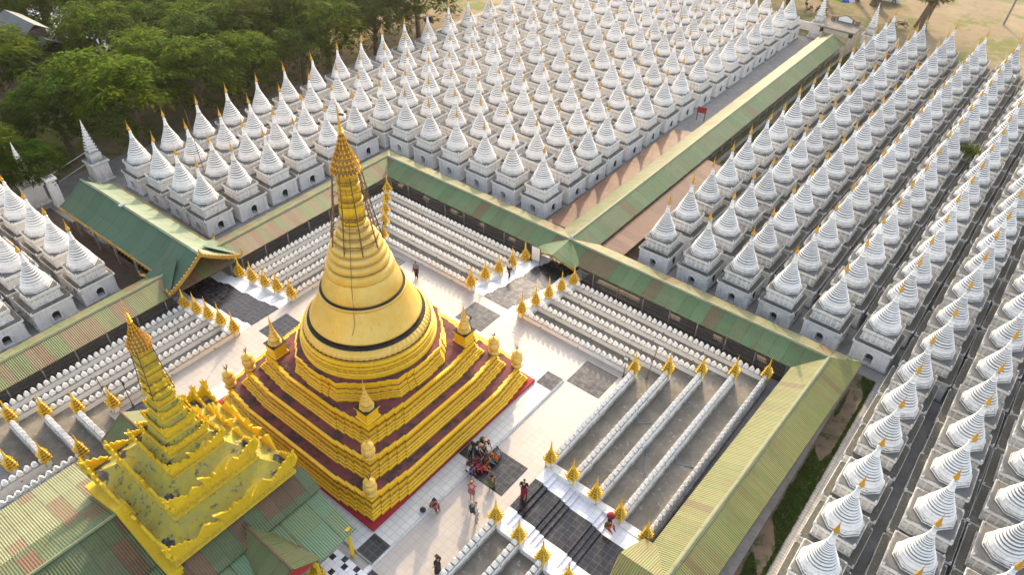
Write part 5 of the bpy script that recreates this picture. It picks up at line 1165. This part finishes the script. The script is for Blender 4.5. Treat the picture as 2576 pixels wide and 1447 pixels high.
def person(x, y, z, rz, label, pose='stand', top=(.3,.05,.05), bottom=(.2,.05,.05), skirt=True, s=1., skin=None, hair=None, long=True, hat=None, extra=None, group=None):
    skin = skin or SKIN; hair = hair or HAIR
    t = thing('person', label, 'person', (x, y, z), rz, group); t.scale = (s,)*3
    P = {}
    if pose in ('stand', 'walk', 'photo'):
        st = .16 if pose == 'walk' else .04
        P.update(pel=(0,0,.87), ab=(0,.01,1.02), ch=(0,.0,1.20), nk=(0,.0,1.37), hb=(0,.02,1.45), hd=(0,.03,1.54))
        for k, q in ((-1, 1), (1, -1)): P[f'hip{k}'] = (k*.085,0,.84); P[f'kn{k}'] = (k*.09,.03+q*st*.5,.46); P[f'an{k}'] = (k*.09,-.02+q*st,.07); P[f'to{k}'] = (k*.10,.12+q*st,.025)
    elif pose == 'sit':                                # on a low step, knees up
        P.update(pel=(0,0,.16), ab=(0,.05,.30), ch=(0,.12,.46), nk=(0,.17,.61), hb=(0,.20,.68), hd=(0,.23,.76))
        for k in (-1, 1): P[f'hip{k}'] = (k*.09,.02,.16); P[f'kn{k}'] = (k*.13,.40,.36); P[f'an{k}'] = (k*.11,.40,-.06); P[f'to{k}'] = (k*.12,.54,-.11)
    elif pose == 'floor':
        P.update(pel=(0,0,.13), ab=(0,.03,.27), ch=(0,.08,.44), nk=(0,.12,.59), hb=(0,.15,.66), hd=(0,.18,.74))
        for k in (-1, 1): P[f'hip{k}'] = (k*.10,.03,.13); P[f'kn{k}'] = (k*.20,.36,.30); P[f'an{k}'] = (k*.12,.50,.06); P[f'to{k}'] = (k*.13,.62,.03)
    elif pose == 'squat':
        P.update(pel=(0,-.05,.30), ab=(0,.0,.44), ch=(0,.10,.60), nk=(0,.17,.74), hb=(0,.20,.81), hd=(0,.24,.89))
        for k in (-1, 1): P[f'hip{k}'] = (k*.10,-.03,.29); P[f'kn{k}'] = (k*.17,.36,.46); P[f'an{k}'] = (k*.12,.06,.09); P[f'to{k}'] = (k*.14,.20,.03)
    elif pose == 'bend':
        P.update(pel=(0,-.05,.86), ab=(0,.08,.97), ch=(0,.26,1.04), nk=(0,.42,1.08), hb=(0,.50,1.08), hd=(0,.58,1.06))
        for k in (-1, 1): P[f'hip{k}'] = (k*.085,-.04,.84); P[f'kn{k}'] = (k*.09,.03,.46); P[f'an{k}'] = (k*.09,-.02,.07); P[f'to{k}'] = (k*.10,.12,.025)
    ch = Vector(P['ch']); nk = Vector(P['nk']); axis = (nk-ch).normalized()
    for k in (-1, 1):
        sh_ = ch+axis*.10+Vector((k*.17, 0, 0)); P[f'sh{k}'] = tuple(sh_)
        if pose in ('photo', 'squat') and extra != 'rest': e = sh_+Vector((k*.07, .16, -.18)); wv = Vector(P['hd'])+Vector((k*.07, .20, -.02))
        elif pose in ('sit', 'floor'): e = sh_+Vector((k*.07, .08, -.24)); wv = Vector((k*.09, P['kn1'][1]-.02, P['kn1'][2]+.07))
        elif pose == 'bend': e = sh_+Vector((k*.03, .10, -.24)); wv = e+Vector((-k*.03, .14, -.20))
        else: e = sh_+Vector((k*.06, -.02, -.27)); wv = e+Vector((k*.0, .10, -.23))
        P[f'el{k}'] = tuple(e); P[f'wr{k}'] = tuple(wv)
    V = []; E = []; ix = {}
    def av(n, p, r, par=None, asp=1.): V.append((p[0], p[1], p[2], r, asp)); ix[n] = len(V)-1; E.append((ix[par], ix[n])) if par else None
    av('pel', P['pel'], .125); av('ab', P['ab'], .11, 'pel'); av('ch', P['ch'], .13, 'ab'); av('nk', P['nk'], .05, 'ch'); av('hb', P['hb'], .062, 'nk'); av('hd', P['hd'], .092, 'hb')
    hdv = Vector(P['hd']); up_v = (hdv-Vector(P['hb'])).normalized(); av('top', tuple(hdv+up_v*.06), .07, 'hd')
    fw = Vector((0, 1, 0)) if pose != 'bend' else Vector((0, .3, -.95)); av('nose', tuple(hdv+fw*.105-up_v*.02), .014, 'hd')
    for k in (-1, 1):
        av(f'sh{k}', P[f'sh{k}'], .058, 'ch'); av(f'el{k}', P[f'el{k}'], .040, f'sh{k}'); av(f'wr{k}', P[f'wr{k}'], .027, f'el{k}')
        wv = Vector(P[f'wr{k}']); d = (wv-Vector(P[f'el{k}'])).normalized(); sd_ = Vector((1, 0, 0)); hp = wv+d*.07; av(f'pa{k}', tuple(hp), .030, f'wr{k}')
        for fi, (o, ln) in enumerate(((-.027,.062),(-.009,.075),(.009,.072),(.027,.055))):
            b = hp+sd_*o+d*.03; av(f'f{k}{fi}', tuple(b), .0095, f'pa{k}'); av(f'g{k}{fi}', tuple(b+d*ln+Vector((0, .012, -.012))), .0075, f'f{k}{fi}')
        av(f'th{k}', tuple(wv+d*.04-sd_*k*.045), .011, f'pa{k}')
        av(f'hip{k}', P[f'hip{k}'], .092, 'pel'); av(f'kn{k}', P[f'kn{k}'], .062, f'hip{k}'); av(f'an{k}', P[f'an{k}'], .04, f'kn{k}'); av(f'to{k}', P[f'to{k}'], .034, f'an{k}')
    bo = bpy.data.objects.new('body', skin_mesh('body', V, E, skin)); col.objects.link(bo); bo.parent = t
    tp = plain('cloth_%02d_%02d_%02d' % tuple(int(c*99) for c in top), top, .9); bt = plain('cloth_%02d_%02d_%02d' % tuple(int(c*99) for c in bottom), bottom, .9)
    sv = []; se = []
    for n, r in (('pel', .142), ('ab', .132), ('ch', .148)): sv.append(P[n]+(r,)); se += [(len(sv)-2, len(sv)-1)] if len(sv) > 1 else []
    for k in (-1, 1):
        sh_ = Vector(P[f'sh{k}']); e = Vector(P[f'el{k}']); sv.append(tuple(sh_)+(.075,)); se.append((2, len(sv)-1)); sv.append(tuple(sh_.lerp(e, .75))+(.058,)); se.append((len(sv)-2, len(sv)-1))
    c = bpy.data.objects.new('shirt', skin_mesh('shirt', sv, se, tp)); col.objects.link(c); c.parent = t
    if skirt and pose in ('stand', 'walk', 'bend'):
        g = MB(); py = P['pel'][1]; rings = []
        for z, rx, ry, oy in ((.98,.145,.115,py),(.84,.185,.15,py),(.5,.175,.16,.02),(.12,.19,.19,.02)): rings.append([(rx*math.cos(2*PI*i/16), oy+ry*math.sin(2*PI*i/16), z) for i in range(16)])
        g.loft(rings, 0, True, True); g.build('skirt', bt, t, smooth=True)
    else:
        sv = [P['pel']+(.15,)]; se = []
        for k in (-1, 1):
            for a, r in (('hip', .112), ('kn', .082), ('an', .062)):
                p = P[f'{a}{k}']
                if a == 'an' and not skirt and extra == 'shorts': continue
                sv.append(p+(r,)); se.append((0 if a == 'hip' else len(sv)-2, len(sv)-1))
        if skirt:                                       # cloth stretched over the knees
            a, b = Vector(P['kn-1']), Vector(P['kn1']); sv.append(tuple((a+b)/2-Vector((0,.03,.03)))+(.12,)); se.append((0, len(sv)-1))
        c = bpy.data.objects.new('skirt' if skirt else 'trousers', skin_mesh('legwear', sv, se, bt)); col.objects.link(c); c.parent = t
    hc = hdv-fw*.022+up_v*.022; hv = [tuple(hc-up_v*.03)+(.092,), tuple(hc+up_v*.055)+(.088,)]; he = [(0, 1)]
    if long: hv.append(tuple(hc-fw*.06-up_v*.12)+(.06,)); he.append((0, 2))
    c = bpy.data.objects.new('hair', skin_mesh('hair', hv, he, hair)); col.objects.link(c); c.parent = t
    if hat:
        g = MB(); g.lathe([(.17, hdv.z+.04), (.16, hdv.z+.06), (.10, hdv.z+.08), (.09, hdv.z+.16), (.03, hdv.z+.18)], 14, (hdv.x, hdv.y)); g.build('hat', plain('hat_cloth', hat), t)
    if pose in ('photo', 'squat') and extra != 'rest': g = MB(); hy = hdv.y+.27; g.box(-.065, .065, hy-.03, hy+.03, hdv.z-.05, hdv.z+.045, 0); g.tube([(0, hy+.03, hdv.z), (0, hy+.09, hdv.z)], .035, 10); tag(g.build('camera_body', 'black', loc=None), f'small black camera held by {extra or "a visitor"}', 'camera').matrix_world = Matrix.Translation((x, y, z)) @ Matrix.Rotation(rz, 4, 'Z') @ Matrix.Scale(s, 4)
    if extra == 'pack': g = MB(); cy = P['ch'][1]; g.loft([[(-.15,cy-.12,.92),(.15,cy-.12,.92),(.14,cy-.30,.94),(-.14,cy-.30,.94)], [(-.17,cy-.12,1.12),(.17,cy-.12,1.12),(.15,cy-.33,1.12),(-.15,cy-.33,1.12)], [(-.13,cy-.12,1.36),(.13,cy-.12,1.36),(.10,cy-.24,1.38),(-.10,cy-.24,1.38)]], 0, True, True); o = g.build('backpack', 'black'); tag(o, 'black backpack on the back of the man in grey trousers', 'backpack'); o.matrix_world = Matrix.Translation((x, y, z)) @ Matrix.Rotation(rz, 4, 'Z') @ Matrix.Scale(s, 4)
    return t
deg = math.radians
person(11.95, -.26, 0, deg(20), 'woman in black top and long dark red skirt at the top of right stairs', 'walk', (.012,.012,.013), (.17,.012,.03), True, 1.04, long=False)
person(9.82, -2.2, 0, deg(25), 'visitor in patterned red top and shorts photographing the seated group', 'photo', (.33,.10,.12), (.34,.12,.10), False, 1.06, SKINL, HAIRB, True, None, 'shorts')
person(10.85, -3.05, 0, deg(-40), 'man in pale shirt and grey trousers with a black backpack', 'stand', (.50,.46,.40), (.30,.31,.34), False, 1.08, SKINL, HAIRB, False, None, 'pack')
person(10.2, -.85, 0, deg(60), 'crouching woman in brown top and green skirt, holding a camera', 'squat', (.13,.075,.04), (.06,.22,.05), True, 1.0, extra='the crouching woman')
person(8.42, -4.0, .16, deg(-85), 'person in brown patterned clothes sitting alone on the walkway step', 'sit', (.22,.10,.06), (.20,.04,.05), True, 1.0)
g = MB(); g.lathe([(.05,0),(.15,.03),(.17,.12),(.12,.20),(.06,.24),(.05,.30)], 12); tag(g.build('cloth_bag', 'black', loc=(8.25, -4.5, .16)), 'small black bag on the step beside the lone sitter', 'bag')
person(16.35, 1.55, -.66, deg(-100), 'woman in dark green top and orange skirt sitting on the stair side', 'floor', (.05,.07,.035), (.42,.09,.03), True, .98)
pz = thing('hand_parasol', 'open dark red parasol above the woman sitting on the stairs', 'umbrella', (16.45, 1.75, -.66)); g = MB(); g.lathe([(.25,.84),(.21,.93),(.12,.99),(.02,1.02)], 12); g.build('canopy', plain('dark_red_cloth', (.20, .015, .025)), pz); g = MB(); g.tube([(0,0,.35),(0,0,1.05)], .012, 5); g.build('handle', 'bark', pz)
person(-1.62, 15.35, -.66, deg(150), 'man in white shirt and black trousers at the back stairs beside golden spires', 'stand', (.66,.66,.66), (.02,.02,.022), False, 1.05, long=False)
person(-6.5, 10.1, 0, deg(200), 'man in grey top standing by the wall behind the pagoda', 'stand', (.16,.15,.17), (.03,.03,.05), False, 1.0, long=False)
person(11.35, -6.6, 0, deg(90), 'person in black with a bun of hair, cut off at the bottom edge', 'stand', (.02,.02,.022), (.04,.03,.03), True, 1.0)
GRP = [(8.40, -.98, 'sit', (.55,.55,.56), (.05,.08,.20), 'woman in white top and dark blue skirt sitting at the lower end of the group', -80, 1., True),
 (8.38, -.66, 'sit', (.26,.04,.06), (.24,.03,.05), 'woman in maroon sitting in the group, beside the white top', -95, 1., True),
 (8.62, -.42, 'sit', (.45,.03,.10), (.50,.015,.06), 'woman in bright crimson dress with a white bag, sitting in the group', -80, 1., True),
 (8.95, -.18, 'floor', (.62,.16,.06), (.60,.14,.05), 'child in orange shirt sitting at the front of the group', -70, .72, False),
 (8.30, -.28, 'sit', (.50,.04,.14), (.40,.02,.08), 'woman in magenta pink top sitting in the middle of the group', -100, 1., True),
 (8.15, -.62, 'sit', (.30,.05,.08), (.10,.03,.04), 'woman in dark pink sitting at the back of the group', -100, .95, True),
 (8.66, .12, 'sit', (.13,.035,.03), (.16,.03,.035), 'woman in dark red dress with orange scarf sitting in the group', -75, 1.05, True),
 (8.88, .42, 'floor', (.45,.50,.48), (.05,.30,.22), 'child in white and green sitting by the orange top', -70, .75, True),
 (8.78, .70, 'sit', (.68,.17,.02), (.55,.14,.03), 'woman in orange shirt with long black hair, sitting in the group', -72, 1.02, True),
 (8.72, 1.02, 'sit', (.03,.34,.45), (.16,.28,.38), 'woman in turquoise dress sitting at the upper end of the group', -70, .98, False),
 (8.05, .42, 'bend', (.03,.025,.02), (.03,.03,.03), 'woman with long dark hair bending over the group from behind', -110, .95, True),
 (8.02, .82, 'bend', (.04,.03,.02), (.10,.07,.04), 'second dark-haired woman leaning over beside the turquoise dress', -100, .95, True),
 (8.15, .12, 'bend', (.42,.42,.42), (.03,.03,.04), 'woman in grey shirt bending behind the dark red dress', -60, .9, True),
 (7.86, -.12, 'stand', (.20,.20,.20), (.02,.02,.02), 'child in black and white checked shirt standing behind the group', -80, .72, False)]
for x, y, ps, a, b, lb, rz, s, lg in GRP: person(x, y, .16 if x < 8.45 else .0, deg(rz), lb, ps, a, b, ps != 'stand', s, long=lg, group='people gathered on the black tiles')
